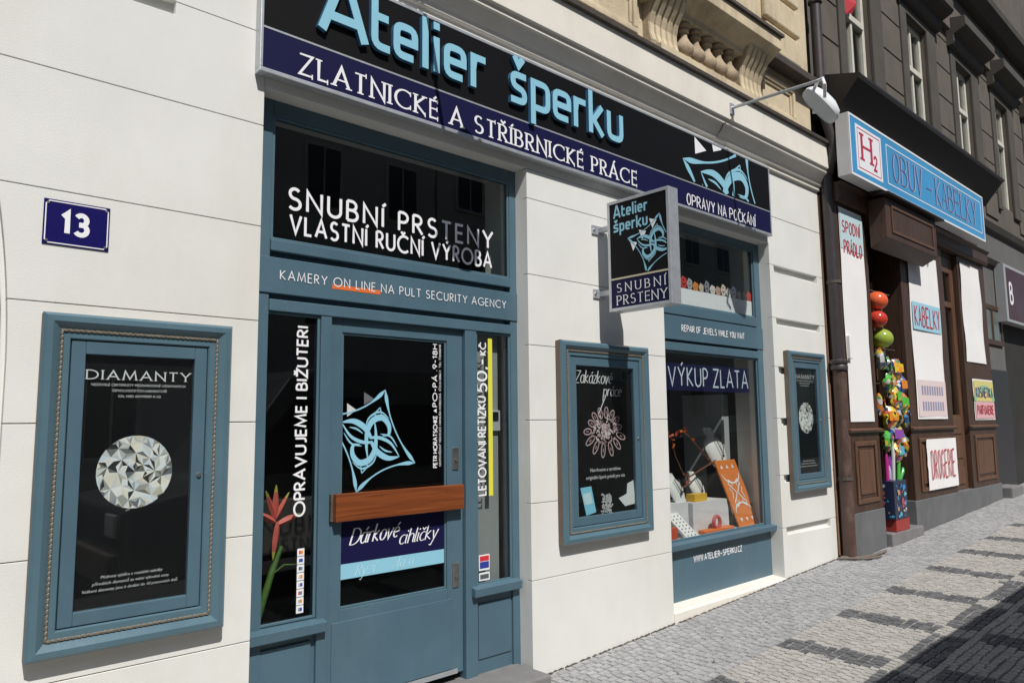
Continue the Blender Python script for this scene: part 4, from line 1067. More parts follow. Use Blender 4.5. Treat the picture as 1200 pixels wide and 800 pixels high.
for k in range(30):
    p = rnd.choice(paths); i = rnd.randrange(len(p)-1); t = rnd.random(); c = Vector(p[i]).lerp(Vector(p[i+1]),t); s_ = rnd.uniform(.012,.03)
    if k < 9: c = Vector((5.45,.36,-.085))+Vector((rnd.uniform(-.09,.06),rnd.uniform(-.04,.02),rnd.uniform(-.03,.03))); s_ = .035
    elif k < 13: c = Vector((5.21,.29,-.16))+Vector((rnd.uniform(-.04,.05),rnd.uniform(-.04,.02),rnd.uniform(-.05,.05))); s_ = .04
    a, b = Vector((rnd.uniform(-1,1),rnd.uniform(-1,.2),rnd.uniform(-1,1))).normalized()*s_, Vector((rnd.uniform(-1,1),rnd.uniform(-1,.2),rnd.uniform(-1,1))).normalized()*s_*.6
    G().add([c,c+a*.5+b,c+a*1.3,c+a*.5-b,c+a*.6+Vector((0,-.006,0))],[(0,1,4),(1,2,4),(2,3,4),(3,0,4)]).obj('leaf', lf[k%2], BR, norm=False)
# earring card, orange tray, ring
EC = thing('earring_card', (5.2,.2,-.944), 'white slanted earring card at the left of the window display', 'display card')
e0 = Vector((5.24,.185,-.944)); Ue = Vector((.17,.0,.0)); Ve = Vector((-.16,.10,.20)); Ne = Ue.cross(Ve).normalized(); q = [e0,e0+Ue,e0+Ue+Ve,e0+Ve]
G().add(q+[p-Ne*.02 for p in q],[(0,1,2,3),(7,6,5,4),(0,4,5,1),(1,5,6,2),(2,6,7,3),(3,7,4,0)]).obj('card', M['paper'], EC)
for j in range(3):
    for i in range(7): G().lathe(e0+Ue*(.2+.3*j)+Ve*(.1+.13*i)+Ne*.002,[(.0055,-.003),(.0055,.004)],6).obj('earring', M['soot'], EC)
tag(G().prism([(5.50,.19),(5.98,.20),(6.0,.285),(5.52,.27)],'z',-.944,-.915).obj('orange_tray', colm('orange_felt_flat',(.70,.17,.03),.8), bevel=.004), 'low orange felt tray in front of the larger draped block', 'tray')
RG = G(); RG.tube([(5.75+.05*math.cos(R(a)),.23,-.865+.05*math.sin(R(a))) for a in range(0,361,20)],.016,8)
tag(RG.obj('ring_display', colm('red_ring',(.55,.10,.10),.3), smooth=True), 'upright red ring standing on the orange tray', 'ring')
tag(G().lathe((6.44,.19,-.944),[(.02,0),(.035,.015),(.03,.04),(.012,.055)],10).obj('pink_rose', colm('pink_cloth',(.72,.25,.32),.6), smooth=True), 'small pink cloth rose in the right corner of the window', 'rose')
tag(G().box(5.0,5.10,.18,.22,-.944,-.84).obj('red_card', colm('red_card',(.6,.09,.04),.6), bevel=.003), 'small red card at the far left of the window sill', 'card')

# ------------------------------------------------------------------ heliconia behind the left pane
HE = thing('heliconia', (1.60,.20,-1.0), 'red and yellow heliconia stem behind the narrow left pane', 'flower')
gs = G(); gs.tube([(1.585,.20,-1.06),(1.645,.20,-.86),(1.70,.205,-.70),(1.745,.21,-.60)],[.020,.018,.016,.010],10)
gs.tube([(1.70,.19,-.72),(1.74,.17,-.685),(1.80,.165,-.69)],[.004,.005,.003],6); gs.obj('stem', mat('green_stem',(.06,.13,.025),.5,.2,15), HE, smooth=True)
red = mat('red_bract',(.56,.12,.095),.45,.2,12); yel = colm('yellow_tip',(.42,.40,.08),.45)
def bract(base, tip, wd):
    b_, t_ = Vector(base), Vector(tip); d = t_-b_; s = Vector((0,1,0)).cross(d).normalized()*wd; f = Vector((0,-1,0))*wd
    for a0,a1,mm,nm in ((0,.78,red,'bract'),(.78,1.,yel,'bract_tip')):
        g = G(); vs = []; n = 6
        for i in range(n+1):
            t = a0+(a1-a0)*i/n; w = (math.sin(math.pi*min(t*.85+.12,1)))**.8 if t < .98 else .04
            c = b_+d*t
            vs += [c+s*w*(1-.35*t),c+f*w,c-s*w*(1-.35*t),c-f*w*.4]
        g.add(vs,[(i*4+k,i*4+(k+1)%4,(i+1)*4+(k+1)%4,(i+1)*4+k) for i in range(n) for k in range(4)]); g.obj(nm, mm, HE, smooth=True)
bract((1.70,.195,-.455),(1.695,.18,-.29),.020); bract((1.70,.195,-.46),(1.64,.18,-.315),.016); bract((1.70,.195,-.46),(1.765,.18,-.33),.016)
bract((1.70,.195,-.475),(1.59,.18,-.415),.019); bract((1.71,.195,-.49),(1.83,.18,-.44),.021); bract((1.715,.195,-.475),(1.69,.19,-.66),.02)
# ------------------------------------------------------------------ neighbouring dark building with the haberdashery shop
B2 = thing('dark_building', (12,.2,gz(12)), 'soot-dark apartment building with brown wooden shopfront under a long canopy', 'building')
W0, NW, PER = 8.46, 8, 2.02
wl = G()
wl.box(7.56,W0,0,.4,3.2,6.6)
for i in range(NW):
    a = W0+PER*i
    wl.box(a,a+.78,0,.4,5.5,6.6); wl.box(a,a+.78,0,.4,3.2,3.62); wl.box(a+.78,a+PER,0,.4,3.2,6.6)
wl.box(7.56,W0+PER*NW,0,.4,6.6,10)
wl.obj('upper_wall', M['sooty'], B2)
for i in range(NW):
    a = W0+PER*i
    t = G(); t.box(a+.78,a+1.13,-.045,0,3.5,5.62); t.box(a-.22 if i else a-.18,a,-.045,0,3.5,5.62); t.box(a,a+.78,-.045,0,5.5,5.62)
    t.obj('window_surround', M['sootyD'], B2, bevel=.01)
    f = G(); y0,y1 = .05,.11
    f.box(a,a+.07,y0,y1,3.62,5.5); f.box(a+.71,a+.78,y0,y1,3.62,5.5); f.box(a+.07,a+.71,y0,y1,5.43,5.5); f.box(a+.07,a+.71,y0-.02,y1,4.78,4.86); f.box(a+.365,a+.415,y0,y1,3.62,5.43)
    w = f.obj('window', M['bone'], B2, bevel=.006)
    G().box(a+.07,a+.71,.085,.091,3.62,5.43).obj('pane', M['glass'], w)
    G().box(a+.0,a+.78,.16,.18,3.62,5.5).obj('curtain', M['dark'], w)
    for k in range(6):
        zz = 3.28+k*.48
        if i < 5: G().box(a+1.14,a+PER-.225,-.022,0,zz+.008,zz+.472).obj('stone_block', M['sooty'], B2, bevel=.006, seg=1)
    G().prism([(0,5.622),(-.10,5.63),(-.13,5.68),(-.13,5.78),(-.27,5.84),(-.30,5.88),(-.30,6.02),(0,6.08)],'x',a-.30,a+1.20).obj('window_hood', M['sootyD'], B2, bevel=.01)
    G().box(a+1.22,a+PER-.32,-.10,0,5.86,6.06).obj('frieze_block', M['sooty'], B2, bevel=.01)
for k in range(6): G().box(7.68,W0-.19,-.022,0,3.288+k*.48,3.752+k*.48).obj('stone_block', M['sooty'], B2, bevel=.006, seg=1)
G().prism([(0,6.7),(-.12,6.72),(-.26,6.85),(-.28,6.95),(0,7.0)],'x',7.56,W0+PER*NW).obj('string_course', M['sootyD'], B2, bevel=.01)
G().prism([(0,9.6),(-.3,9.7),(-.55,9.9),(-.58,10.0),(0,10.05)],'x',7.56,W0+PER*NW).obj('roof_cornice', M['sootyD'], B2, bevel=.01)
# lower wall left for the shop: back walls and recess
lw = G(); lw.box(7.60,8.38,-.10,.4,-1.6,3.2); lw.box(8.38,9.30,.9,.95,-1.6,3.2); lw.box(9.30,10.78,-.10,.4,-1.6,3.2); lw.box(10.78,11.42,.35,.4,-1.6,3.2); lw.box(11.42,12.62,-.10,.4,-1.6,3.2); lw.box(8.38,9.30,-.1,.9,2.3,3.2); lw.box(10.78,11.42,-.1,.35,2.2,3.2)
lw.box(8.34,8.379,.0,.9,-1.6,2.3); lw.box(9.301,9.34,.0,.9,-1.6,2.3)
lw.obj('shop_wall', M['brown'], B2)
G().box(8.38,9.30,-.22,.9,-1.7,-1.20).obj('door_step', M['concrete'], B2, bevel=.01)
def pilaster(x0,x1):
    t = G().box(x0,x1,-.155,-.10,-.93,2.26).obj('pilaster', M['brown'], B2, bevel=.004)
    G().prism([(-.155,-.135),(-.185,-.13),(-.20,-.105),(-.155,-.085)],'x',x0-.02,x1+.03).obj('rail_cap', M['brownL'], t, bevel=.004)
    m = .12*(x1-x0)+.02
    f = G(); z0,z1 = -.85,-.22
    f.box(x0+m,x1-m,-.172,-.155,z0,z0+.05); f.box(x0+m,x1-m,-.172,-.155,z1-.05,z1); f.box(x0+m,x0+m+.05,-.172,-.155,z0+.05,z1-.05); f.box(x1-m-.05,x1-m,-.172,-.155,z0+.05,z1-.05)
    f.obj('panel_moulding', M['brownL'], t, bevel=.008)
    G().box(x0+m+.09,x1-m-.09,-.166,-.155,z0+.09,z1-.09).obj('panel_field', M['brownL'], t, bevel=.008)
    return t
pilaster(7.605,8.37); pilaster(9.30,10.78); pilaster(11.42,12.62)
G().box(7.60,8.37,-.165,-.05,-1.7,-.931).obj('plinth', M['plinth'], B2, bevel=.006)
G().box(9.27,12.66,-.165,-.05,-1.7,-.931).obj('plinth', M['plinth'], B2, bevel=.006)
# narrow glazed door between the two right pilasters
nd = G(); nd.box(10.78,10.90,-.09,-.03,-.93,2.2); nd.box(11.30,11.42,-.09,-.03,-.93,2.2); nd.box(10.90,11.30,-.09,-.03,1.98,2.2); nd.box(10.90,11.30,-.09,-.03,1.50,1.58); nd.box(10.90,11.30,-.09,-.03,-.93,.05)
nd = nd.obj('side_door', M['brownL'], B2, bevel=.008)
G().box(10.9,11.3,-.06,-.055,.05,1.98).obj('pane', M['glass'], nd)
for z0 in (-.86,-.52,-.20): G().box(10.93,11.27,-.105,-.0905,z0,z0+.22).obj('panel_field', M['brownL'], nd, bevel=.01)
# open door leaf inside the recess
dl = G().box(8.93,8.98,.05,.75,-1.19,1.6).obj('open_door', M['brownL'], B2, bevel=.005)
# beams, bay box above the entrance
G().prism([(-.10,2.26),(-.20,2.26),(-.215,2.30),(-.215,2.42),(-.25,2.46),(-.10,2.47)],'x',7.58,12.66).obj('header_beam', M['brown'], B2, bevel=.005)
bb = G().prism([(-.216,1.86),(-.40,1.95),(-.40,2.40),(-.216,2.40)],'x',8.30,9.86).obj('bay_box', M['brown'], B2, bevel=.006)
G().prism([(-.20,2.43),(-.47,2.405),(-.47,2.43),(-.20,2.48)],'x',8.22,9.96).obj('bay_roof', M['tin'], bb)
pm = G(); pm.box(8.44,9.74,-.412,-.40,2.02,2.05); pm.box(8.44,9.74,-.412,-.40,2.30,2.33); pm.box(8.44,8.47,-.412,-.40,2.05,2.30); pm.box(9.71,9.74,-.412,-.40,2.05,2.30); pm.obj('panel_moulding', M['brownL'], bb, bevel=.004)
G().prism([(-.002,3.66),(-.52,3.51),(-.53,3.475),(-.50,3.465),(-.30,3.22),(-.26,3.16),(-.002,3.16)],'x',7.52,12.62).obj('canopy', M['tin'], B2)
G().box(7.6,12.6,-.10,-.002,2.47,3.16).obj('sign_backing', M['brown'], B2)

# lightbox sign
LB = thing('lightbox_sign', (9.7,-.33,2.46), 'sky blue lightbox shop sign with white border under the dark canopy', 'sign')
x0,x1,z0,z1 = 7.47,11.9,2.465,3.12; yf = -.40
bx_ = G(); bx_.box(x0,x1,yf+.004,-.262,z0,z1); bx_.obj('lightbox_case', mat('white_sheet_metal',(.55,.55,.56),.5,.05,8), LB, bevel=.004)
BL = mat('sky_blue_acrylic',(.055,.30,.58),.3,.12,1.2)
G().box(x0+.02,x1-.02,yf,yf+.0041,z0+.02,z1-.02).obj('blue_face', BL, LB)
fr_ = G()
def border(g,a,b,c,d,w,y,t=.003): g.box(a,b,y-t,y,c,c+w); g.box(a,b,y-t,y,d-w,d); g.box(a,a+w,y-t,y,c+w,d-w); g.box(b-w,b,y-t,y,c+w,d-w)
border(fr_,x0+.002,x1-.002,z0+.002,z1-.002,.022,yf); border(fr_,8.42,x1-.12,z0+.10,z1-.10,.012,yf,.002)
fr_.obj('white_border', M['white'], LB)
G().box(7.62,8.28,yf-.002,yf,z0+.08,z1-.08).obj('white_panel', M['white'], LB)
RED = colm('crimson_film',(.48,.03,.07)); fr_ = G(); border(fr_,7.66,8.24,z0+.11,z1-.11,.010,yf-.002,.001); fr_.obj('red_border', RED, LB)
gg = G(); text(gg,'H',frame3((7.76,yf-.0022,z0+.22),U_,V_,N_),.27,weight=.2,width=.24,serif=True,contrast=.5); text(gg,'2',frame3((8.06,yf-.0022,z0+.17),U_,V_,N_),.15,weight=.2); gg.obj('lettering', RED, LB, norm=False)
words('OBUV - KABELKY',frame3((8.60,yf-.0004,z0+.17),U_,V_,N_),.33,colm('grey_violet_film',(.30,.40,.62)),LB,weight=.15,width=2.95,serif=True,contrast=.35,track=.2,space=.3,eq=.6)
words('OBUV - KABELKY',frame3((8.585,yf-.0020,z0+.17),U_,V_,N_),.33,colm('dark_plum_film',(.10,.06,.16)),LB,'letter_shade',weight=.05,width=2.95,serif=True,contrast=.5,track=.2,space=.3,eq=.6)

# sheets of paper on the pilasters
def sheet(x0,x1,z0,z1,label,y=-.157,mm=None,curl=.0):
    t = thing('paper_sheet', ((x0+x1)/2,y,z0), label, 'paper', 'paper sheets on the brown pilasters')
    g = G(); n = 8; vs = []
    for j in range(n+1):
        for i in range(4):
            u, v = i/3, j/n
            vs.append((x0+(x1-x0)*u+random.uniform(-.006,.006)*(i in (0,3)), y-.004-curl*math.sin(v*9+u*2)*.012-.004*random.random(), z0+(z1-z0)*v))
    g.add(vs,[(j*4+i,j*4+i+1,(j+1)*4+i+1,(j+1)*4+i) for j in range(n) for i in range(3)])
    s = g.obj('sheet', mm or M['paper'], t, norm=False, smooth=True)
    return t
def on_sheet(t, s, x, z, h, w, m, weight=.2, y=-.172, **kw):
    gg = G(); text(gg,s,frame3((x,y,z),U_,V_,N_),h,weight=weight,width=w,**kw); return gg.obj('lettering', m, t, norm=False)
REDF = colm('red_marker',(.50,.02,.04)); 
t = sheet(7.655,8.24,-.02,2.22,'tall narrow white sheet with red lettering beside the drainpipe',curl=.3)
G().box(7.665,8.23,-.1695,-.1685,1.78,2.19).obj('tinted_label', colm('pale_aqua_print',(.50,.66,.70),.6), t); on_sheet(t,'SPODNÍ',7.71,1.96,.12,.44,REDF,.13,eq=.45,y=-.1705); on_sheet(t,'PRÁDLO',7.73,1.74,.13,.44,REDF,.13,eq=.45,y=-.1705)
t = sheet(9.52,10.55,.0,2.05,'tall white sheet with red lettering right of the shop entrance',curl=.5)
on_sheet(t,'OUT',9.72,1.93,.13,.55,colm('dark_marker',(.06,.02,.05)))
G().box(9.56,10.53,-.1710,-.1700,1.08,1.42).obj('tinted_label', colm('pale_cyan_label',(.35,.62,.75),.6), t); on_sheet(t,'KABELKY',9.62,1.13,.24,.86,REDF,.095,eq=.48)
G().box(9.56,10.53,-.1710,-.1700,.03,.47).obj('tinted_label', colm('pale_pink_label',(.75,.62,.62),.6), t)
for r_ in range(2):
    for k in range(9): G().box(9.68+k*.085,9.735+k*.085,-.1722,-.1712,.10+.19*r_,.21+.19*r_).obj('printed_block', colm('grey_blue_print',(.30,.30,.42),.6), t)
t = sheet(11.5,12.36,.78,2.17,'blank white sheet at the top of the far pilaster',curl=.6)
t = sheet(9.67,10.72,-.84,-.24,'white card with tall red DROGERIE lettering on the lower panel',y=-.178)
on_sheet(t,'DROGERIE',9.78,-.71,.33,.82,REDF,.055,y=-.1925,track=.2,eq=.36)
t = sheet(11.67,12.6,-.02,.55,'yellow and pink hand-lettered card on the far pilaster',mm=M['paper'])
G().box(11.70,12.57,-.1708,-.1700,.24,.53).obj('tinted_label', colm('yellow_label',(.66,.58,.22),.6), t); G().box(11.70,12.57,-.1708,-.1700,.0,.235).obj('tinted_label', colm('pink_label',(.72,.42,.46),.6), t)
gg = G(); ribbon(gg,[(12.13+.42*math.cos(R(a)),.24+.18*math.sin(R(a))) for a in range(0,181,12)],lambda i,a,b:.05,frame3((0,-.1710,0),U_,V_,N_),.0003,.001); gg.obj('green_arch', colm('green_label',(.30,.55,.30),.6), t, norm=False)
on_sheet(t,'KOSMETIKA',11.75,.30,.13,.76,colm('violet_marker',(.10,.05,.22)),.14,eq=.45,y=-.1735); on_sheet(t,'PARFUMERIE',11.76,.06,.12,.74,REDF,.13,eq=.45,y=-.1735)

# downpipe between the buildings
DP = thing('downpipe', (7.6,-.09,gz(7.6)), 'brown drainpipe with collar between the two buildings', 'drainpipe')
gg = G(); gg.tube([(7.60,-.10,.53),(7.60,-.10,gz(7.6)-.05)],.066,14); gg.obj('lower_pipe', M['pipe'], DP, smooth=True)
gg = G(); gg.tube([(7.575,-.10,2.56),(7.60,-.10,.50)],.060,14); gg.obj('middle_pipe', M['pipeD'], DP, smooth=True)
gg = G(); gg.tube([(7.47,-.13,7.5),(7.47,-.13,3.3),(7.50,-.2,2.95),(7.54,-.2,2.75),(7.56,-.12,2.56)],.054,14); gg.obj('upper_pipe', M['pipeD'], DP, smooth=True)
gg = G(); gg.lathe((7.60,-.10,.50),[(.072,0),(.085,.01),(.085,.045),(.075,.06),(.09,.075),(.09,.10),(.07,.115)],16); gg.obj('collar', M['pipeD'], DP, smooth=True)
for z in (-.6,1.4,4.4):
    gg = G(); gg.lathe((7.60 if z < 2 else 7.47,-.10 if z < 2 else -.13,z),[(.073,0),(.073,.03)],14); gg.obj('pipe_clip', M['soot'], DP)
gg = G(); gg.tube([(7.555,-.015,gz(7.5)+.03),(7.555,-.01,-.2),(7.557,-.01,1.2),(7.555,-.01,2.35)],.011,6); tag(gg.obj('cable', mat('rusty_cable',(.20,.11,.07),.7,.2,20), smooth=True), 'thin rusty cable running up the wall edge beside the drainpipe', 'cable')
gg = G(); gg.tube([(7.50,-.05,gz(7.5)+.02),(7.62,-.20,gz(7.6)+.016),(7.80,-.26,gz(7.8)+.016),(8.05,-.27,gz(8.05)+.016)],.014,6); gg.tube([(7.45,-.04,gz(7.4)+.02),(7.60,-.26,gz(7.6)+.016),(7.78,-.33,gz(7.8)+.016)],.012,6); tag(gg.obj('loose_cable', mat('grimy_cable',(.15,.12,.10),.8,.2,20), smooth=True), 'loose grimy cable lying on the setts at the drainpipe foot', 'cable')
tag(G().box(7.66,7.72,-.20,-.165,.62,.86).obj('junction_box', M['paper'], bevel=.006), 'small white junction box above the drainpipe collar', 'box')
# red cloth in the first upper window
gg = G(); gg.add([(8.52,-.02,4.92),(8.80,-.03,5.02),(8.62,-.06,4.76),(8.50,-.03,4.72),(8.66,-.10,4.88)],[(0,1,4),(1,2,4),(2,3,4),(3,0,4)])
tag(gg.obj('red_cloth', colm('red_fabric',(.40,.02,.03),.8), norm=False), 'red cloth hanging at the first upper window of the dark building', 'cloth')

# ------------------------------------------------------------------ toys hung in the shop entrance
def balloon(x,y,z,r,c,label,sq=.92):
    prof_ = [(r*math.sin(math.pi*i/12)*(1 if i else .05)+.002, -r*sq*math.cos(math.pi*i/12)) for i in range(13)]
    tag(G().lathe((x,y,z),prof_,16).obj('balloon', plain('balloon_'+label[:9].replace(' ','_'),c,.15), smooth=True), label, 'balloon', 'balloons in the shop entrance')
balloon(8.60,-.13,1.32,.115,(.75,.13,.05),'orange balloon at the top of the shop entrance')
balloon(8.58,-.13,1.11,.105,(.55,.05,.03),'red balloon below the orange one in the shop entrance')
balloon(8.67,-.13,.90,.12,(.32,.42,.06),'green balloon with dark spots in the shop entrance')
def bag(x,y,z,w,h,c,c2,label,rz=0.):
    """cellophane bag: pillow shape with pinched top and a printed header"""
    rnd_ = random.Random(int(x*977+z*131)); t = thing('toy_bag', (x,y,z-h), label, 'toy bag', 'cellophane toy bags in the shop entrance')
    g = G(); n = 10; vs = []
    for j in range(7):
        v = j/6; ww = w*(.35+.65*math.sin(math.pi*min(v*.8+.1,1)))*(1+rnd_.uniform(-.12,.12)); dd = .05*math.sin(math.pi*(v*.85+.08))+.006
        for i in range(n):
            a = 2*math.pi*i/n; f_ = 1+rnd_.uniform(-.22,.22)
            lx, ly = ww*math.cos(a)*f_, dd*math.sin(a)*(1+rnd_.uniform(-.3,.5))
            vs.append((x+lx*math.cos(rz)-ly*math.sin(rz), y+lx*math.sin(rz)+ly*math.cos(rz), z-h+h*v+rnd_.uniform(-.01,.01)))
    g.add(vs,[(j*n+i,j*n+(i+1)%n,(j+1)*n+(i+1)%n,(j+1)*n+i) for j in range(6) for i in range(n)]+[tuple(range(n))[::-1],tuple(6*n+i for i in range(n))])
    key = tuple(c)
    mm = toy_print('toy_%s'%'_'.join('%d'%int(v*100) for v in c), c); g.obj('bag', mm, t, smooth=True)
    k = G(); s = w*.75; ca,sa = math.cos(rz),math.sin(rz)
    for zz,(p0,p1) in ((z-h*.45,(-.5,.5)),):
        q = [(-s*.8,-.062),(s*.8,-.062)]
        k.add([(x+q[0][0]*ca+.062*sa,y+q[0][0]*sa-.062*ca,zz-h*.22),(x+q[1][0]*ca+.062*sa,y+q[1][0]*sa-.062*ca,zz-h*.18),(x+q[1][0]*ca+.058*sa,y+q[1][0]*sa-.058*ca,zz+h*.2),(x+q[0][0]*ca+.058*sa,y+q[0][0]*sa-.058*ca,zz+h*.24)],[(0,1,2,3)])
    k.obj('printed_card', colm('toycard_%s'%'_'.join('%d'%int(v*100) for v in c2),c2,.25), t, norm=False)
    return t
C_ = dict(g=(.10,.45,.06),y=(.65,.50,.04),o=(.70,.22,.03),b=(.05,.18,.55),r=(.55,.05,.05),s=(.42,.42,.44),v=(.25,.08,.35),c=(.10,.42,.55),k=(.55,.15,.30))
TOYS = [(8.54,.70,'s','b','silvery'),(8.76,.62,'s','v','glittering'),(8.96,.60,'o','y','orange'),(8.74,.45,'g','o','green'),(9.12,.42,'b','o','blue'),(8.84,.28,'y','g','yellow-green'),(9.04,.22,'o','g','bright orange'),
        (8.50,.20,'o','r','red-orange'),(8.66,.06,'y','o','yellow'),(8.88,.08,'s','y','silver-yellow'),(9.14,.06,'b','c','deep blue'),(8.56,-.20,'g','r','green-red'),(8.86,-.14,'s','v','clear'),(9.04,-.26,'y','b','yellow-blue'),(8.84,-.32,'y','c','lemon')]
spots = ['beside the green balloon','below the green balloon','near the top right of the hanging toys','left of the bright orange one','at the right edge of the hanging toys','in the middle of the hanging toys','right of the yellow-green one','at the left of the hanging toys','below the red-orange one','in the lower middle of the hanging toys','at the lower right of the hanging toys','against the brown pilaster edge','low in the hanging toys','lowest at the right','lowest of the hanging toys']
for k,(x,z,a,b,w_) in enumerate(TOYS):
    bag(x,-.12-.05*random.random(),z+.08,.105+.02*random.random(),.23,C_[a],C_[b],'%s cellophane toy bag %s'%(w_,spots[k]),random.uniform(-.5,.5))
RK = thing('hanging_rack', (8.66,-.25,-1.2), 'dark wire rack carrying the hanging toys at the shop entrance', 'rack')
gg = G(); gg.tube([(8.90,-.06,-1.2),(8.90,-.06,1.45)],.012,6); gg.tube([(8.50,-.06,1.45),(9.15,-.06,1.45)],.010,6)
gg.obj('post', M['soot'], RK)
for k in range(6):
    gg = G(); gg.tube([(8.48,-.07,.80-.2*k),(9.2,-.07,.80-.2*k)],.006,6); gg.obj('cross_wire', M['soot'], RK)
# printed box with inflatable swords, on a red crate
tag(G().box(8.52,8.90,-.215,-.04,-1.199,-1.07).obj('red_crate', mat('red_plastic',(.33,.035,.03),.45,.15,10), bevel=.006), 'low red crate on the shop step under the printed toy box', 'crate')
TB = thing('toy_box', (8.70,-.13,-1.07), 'blue and black printed cardboard box of toys on the red crate', 'box')
G().box(8.50,8.86,-.22,-.05,-1.069,-.66).obj('carton', colm('dark_blue_card',(.02,.03,.07),.35), TB, bevel=.003)
rnd = random.Random(3); cl = [(.05,.3,.6),(.1,.45,.6),(.6,.3,.12),(.55,.55,.6),(.02,.15,.4),(.5,.08,.1)]
for k in range(34):
    gg = G(); cx,cz,r_ = rnd.uniform(8.53,8.83),rnd.uniform(-1.04,-.70),rnd.uniform(.008,.04); n = rnd.choice((5,7,9))
    gg.add([(cx+r_*rnd.uniform(.4,1.3)*math.cos(2*math.pi*i/n),-.2208-.00025*k,cz+r_*rnd.uniform(.3,1.2)*math.sin(2*math.pi*i/n)) for i in range(n)],[tuple(range(n))]); gg.obj('print_patch', colm('carton_print%d'%(k%6),cl[k%6],.35), TB, norm=False)
for k in range(12):
    gg = G(); cy,cz,r_ = rnd.uniform(-.20,-.07),rnd.uniform(-1.04,-.70),rnd.uniform(.01,.03); n = 6
    gg.add([(8.4992-.00025*k,cy+r_*rnd.uniform(.6,1.2)*math.cos(2*math.pi*i/n),cz+r_*rnd.uniform(.6,1.2)*math.sin(2*math.pi*i/n)) for i in range(n)],[tuple(range(n))]); gg.obj('print_patch', colm('carton_print%d'%(k%6),cl[k%6],.35), TB, norm=False)
for (x,dx,h,c,w_) in ((8.55,-.02,.30,(.45,.03,.22),'magenta'),(8.60,.01,.26,(.20,.05,.30),'purple'),(8.64,-.06,.16,(.45,.5,.62),'pale blue'),(8.70,.02,.40,(.55,.55,.55),'white'),(8.83,.04,.32,(.09,.45,.07),'bright green'),(8.84,.13,.12,(.06,.35,.08),'dark green')):
    gg = G(); gg.tube([(x,-.13,-.85),(x+dx*.5,-.14,-.66),(x+dx,-.15,-.66+h*.7),(x+dx*1.1,-.15,-.66+h)],[.020,.022,.023,.012],10)
    tag(gg.obj('toy_sword', plain('inflatable_'+w_.replace(' ','_'),c,.2), smooth=True), w_+' inflatable toy sword standing in the printed toy box', 'toy sword', 'toy swords in the printed box')

# ------------------------------------------------------------------ grey building beyond
B3 = thing('grey_building', (16,.2,gz(16)), 'grey rendered building with a dark doorway at the far right', 'building')
gw = G(); gw.box(12.66,14.05,0,.4,-1.7,3.16); gw.box(14.05,16.6,0,.4,2.0,3.16); gw.box(16.6,24.6,0,.4,-1.7,3.16); gw.box(14.05,16.6,1.0,1.1,-1.7,2.0)
gw.obj('grey_wall', M['grey'], B3)
G().box(12.67,14.05,-.02,-.001,-1.7,.75).obj('shadow_panel', mat('painted_shadow',(.028,.028,.032),.5,.3,14,.2,80), B3)  # dark panel added in place of a shadow cast on the grey wall
G().prism([(0,2.42),(-.05,2.43),(-.09,2.50),(0,2.53)],'x',12.68,14.0).obj('string_course', M['sootyD'], B3)
G().prism([(0,3.0),(-.06,3.02),(-.10,3.10),(0,3.14)],'x',12.68,24.6).obj('string_course', M['sootyD'], B3)
w3 = G(); w3.box(12.90,13.92,-.03,.0,1.14,1.22); w3.box(12.90,13.92,-.03,0,1.70,1.77); w3.box(12.90,12.97,-.03,0,1.22,1.70); w3.box(13.85,13.92,-.03,0,1.22,1.70); w3.box(13.39,13.44,-.03,0,1.22,1.70)
w3 = w3.obj('small_window', M['brown'], B3, bevel=.004); G().box(12.97,13.85,-.014,-.008,1.22,1.70).obj('pane', mat('dusty_pane',(.12,.14,.13),.25,.2,3), w3)
G().box(14.06,16.59,.06,.12,-1.7,1.99).obj('dark_door', M['dark'], B3, bevel=.01)
tag(G().box(12.72,13.3,-.28,-.02,-1.6,gz(13)+.14).obj('stone_block', M['concrete'], bevel=.02), 'worn grey corner stone at the foot of the grey wall', 'stone')
BS = thing('red_lightbox', (14.4,-.25,1.55), 'dark red lightbox sign with a white letter at the right edge', 'sign')
G().box(13.75,15.9,-.15,-.01,1.53,2.47).obj('lightbox_case', mat('grey_sheet_metal',(.35,.36,.37),.5,.06,8), BS, bevel=.005)
G().box(13.85,15.8,-.154,-.15,1.58,2.42).obj('red_face', mat('dark_red_acrylic',(.055,.008,.012),.35,.1,2), BS)
gg = G(); text(gg,'B',frame3((13.98,-.1545,1.85),U_,V_,N_),.32,weight=.18); gg.obj('lettering', M['white'], BS, norm=False)
NP = thing('small_number_plate', (13.98,-.004,1.5), 'tiny blue number plate on the far grey wall', 'number plate')
G().box(13.90,14.05,-.006,-.001,1.50,1.72).obj('plate', M['enamel'], NP, bevel=.001)
fr_ = G(); border(fr_,13.91,14.04,1.51,1.71,.012,-.006,.001); fr_.obj('border', M['white'], NP)

# ------------------------------------------------------------------ behind the photographer: van at the kerb, houses across the street
VN = thing('parked_van', (5.6,-4.1,gz(5.6)-.14), 'dark parked delivery van at the kerb, outside the frame', 'van')
zr = gz(5.6)-.14; xa,xb = 1.75,8.4; ya,yb = -4.95,-3.03
prof_ = [(xa,.35),(xa+.02,.95),(xa+.85,1.12),(xa+1.55,2.05),(xa+1.9,2.17),(xb-.1,2.17),(xb,2.05),(xb,.35)]
G().prism([(x,z+zr) for x,z in prof_],'y',ya,yb).obj('body', mat('dark_van_paint',(.06,.065,.075),.3,.05,3,coat=.4), VN, bevel=.06, seg=3)
G().prism([(x,z+zr) for x,z in [(xa+1.0,1.15),(xa+1.62,1.86),(xa+2.4,1.86),(xa+2.4,1.15)]],'y',yb-.001,yb+.012).obj('side_window', M['glassdark'] if 'glassdark' in M else M['black'], VN)
G().box(xa+2.6,xa+3.9,yb-.001,yb+.010,zr+1.15,zr+1.80).obj('side_window', M['black'], VN)
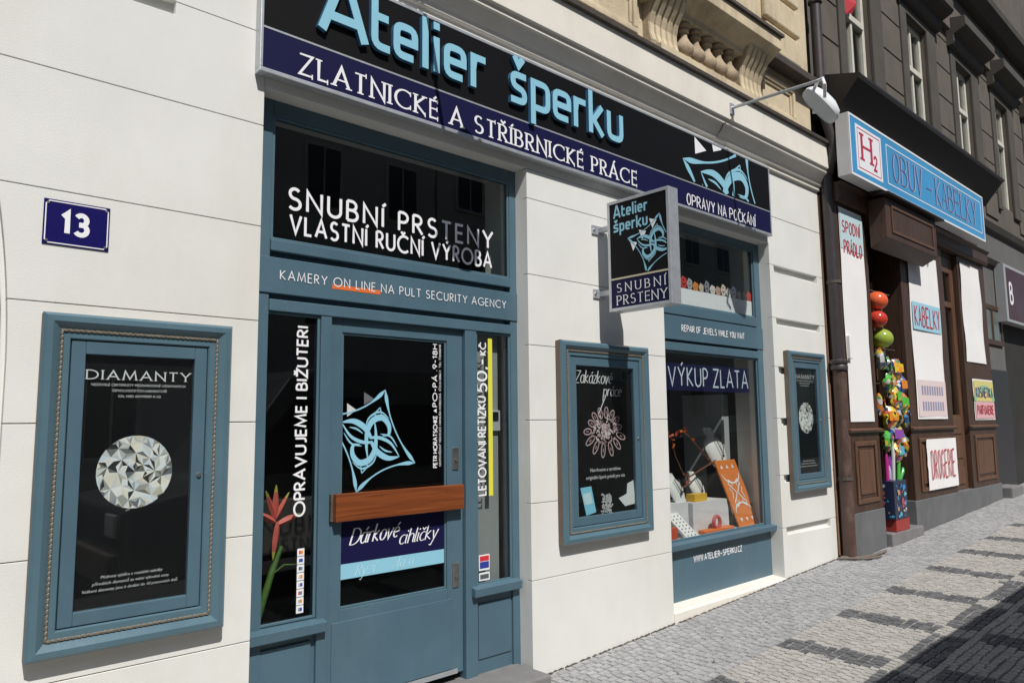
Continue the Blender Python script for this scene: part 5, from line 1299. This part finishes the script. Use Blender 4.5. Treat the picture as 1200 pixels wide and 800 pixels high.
for x in (xa+.95,xb-1.15):
    for y in (yb-.2,ya+.02):
        w = G().lathe((x,y,zr+.34),[(.22,0),(.33,.01),(.34,.05),(.34,.16),(.33,.2),(.22,.21)],20,axis='y').obj('wheel', plain('tyre_rubber',(.02,.02,.02),.8), VN, smooth=True)
        G().lathe((x,y+.005,zr+.34),[(.05,0),(.2,.0),(.2,.21),(.05,.211)],16,axis='y').obj('rim', M['steel'], w)
G().box(xa-.05,xa+.02,ya+.1,yb-.1,zr+.35,zr+.6).obj('bumper', M['soot'], VN, bevel=.02)
for y in (ya+.15,yb-.4): G().box(xa-.01,xa+.06,y,y+.25,zr+.72,zr+.9).obj('headlight', M['lampglass'], VN, bevel=.01)
def house(x0,x1,h,col,label):
    t = thing('house', ((x0+x1)/2,-16,gz(x0)-.14), label, 'building', 'houses across the street')
    zb = gz((x0+x1)/2)-.3
    G().box(x0,x1,-24,-15,zb,zb+h).obj('wall', mat('render_%d'%int(x0*10+900),col,.9,.08,1.5), t)
    G().prism([(-24.3,zb+h),(-14.6,zb+h),(-14.6,zb+h+.3),(-19.5,zb+h+2.2),(-24.3,zb+h+.3)],'x',x0,x1).obj('roof', mat('tiles_%d'%int(x0*10+900),(.16,.06,.04),.8,.2,6), t)
    n = int((x1-x0)/2.4)
    for r_ in range(int(h/3.4)):
        for k in range(n):
            xx = x0+(k+.5)*(x1-x0)/n
            w = G(); w.box(xx-.6,xx+.6,-15,-14.93,zb+1.0+r_*3.4,zb+2.9+r_*3.4); w = w.obj('window', M['bone'], t)
            G().box(xx-.5,xx-.03,-14.93,-14.92,zb+1.1+r_*3.4,zb+2.8+r_*3.4).obj('pane', M['black'], w); G().box(xx+.03,xx+.5,-14.93,-14.92,zb+1.1+r_*3.4,zb+2.8+r_*3.4).obj('pane', M['black'], w)
house(-22,-2,11.0,(.52,.46,.34),'ochre rendered house across the street, behind the photographer')
house(-1.9,14,12.0,(.50,.48,.43),'pale grey house across the street, behind the photographer')
house(14.1,40,11.2,(.55,.52,.46),'cream house across the street, farther up the road')
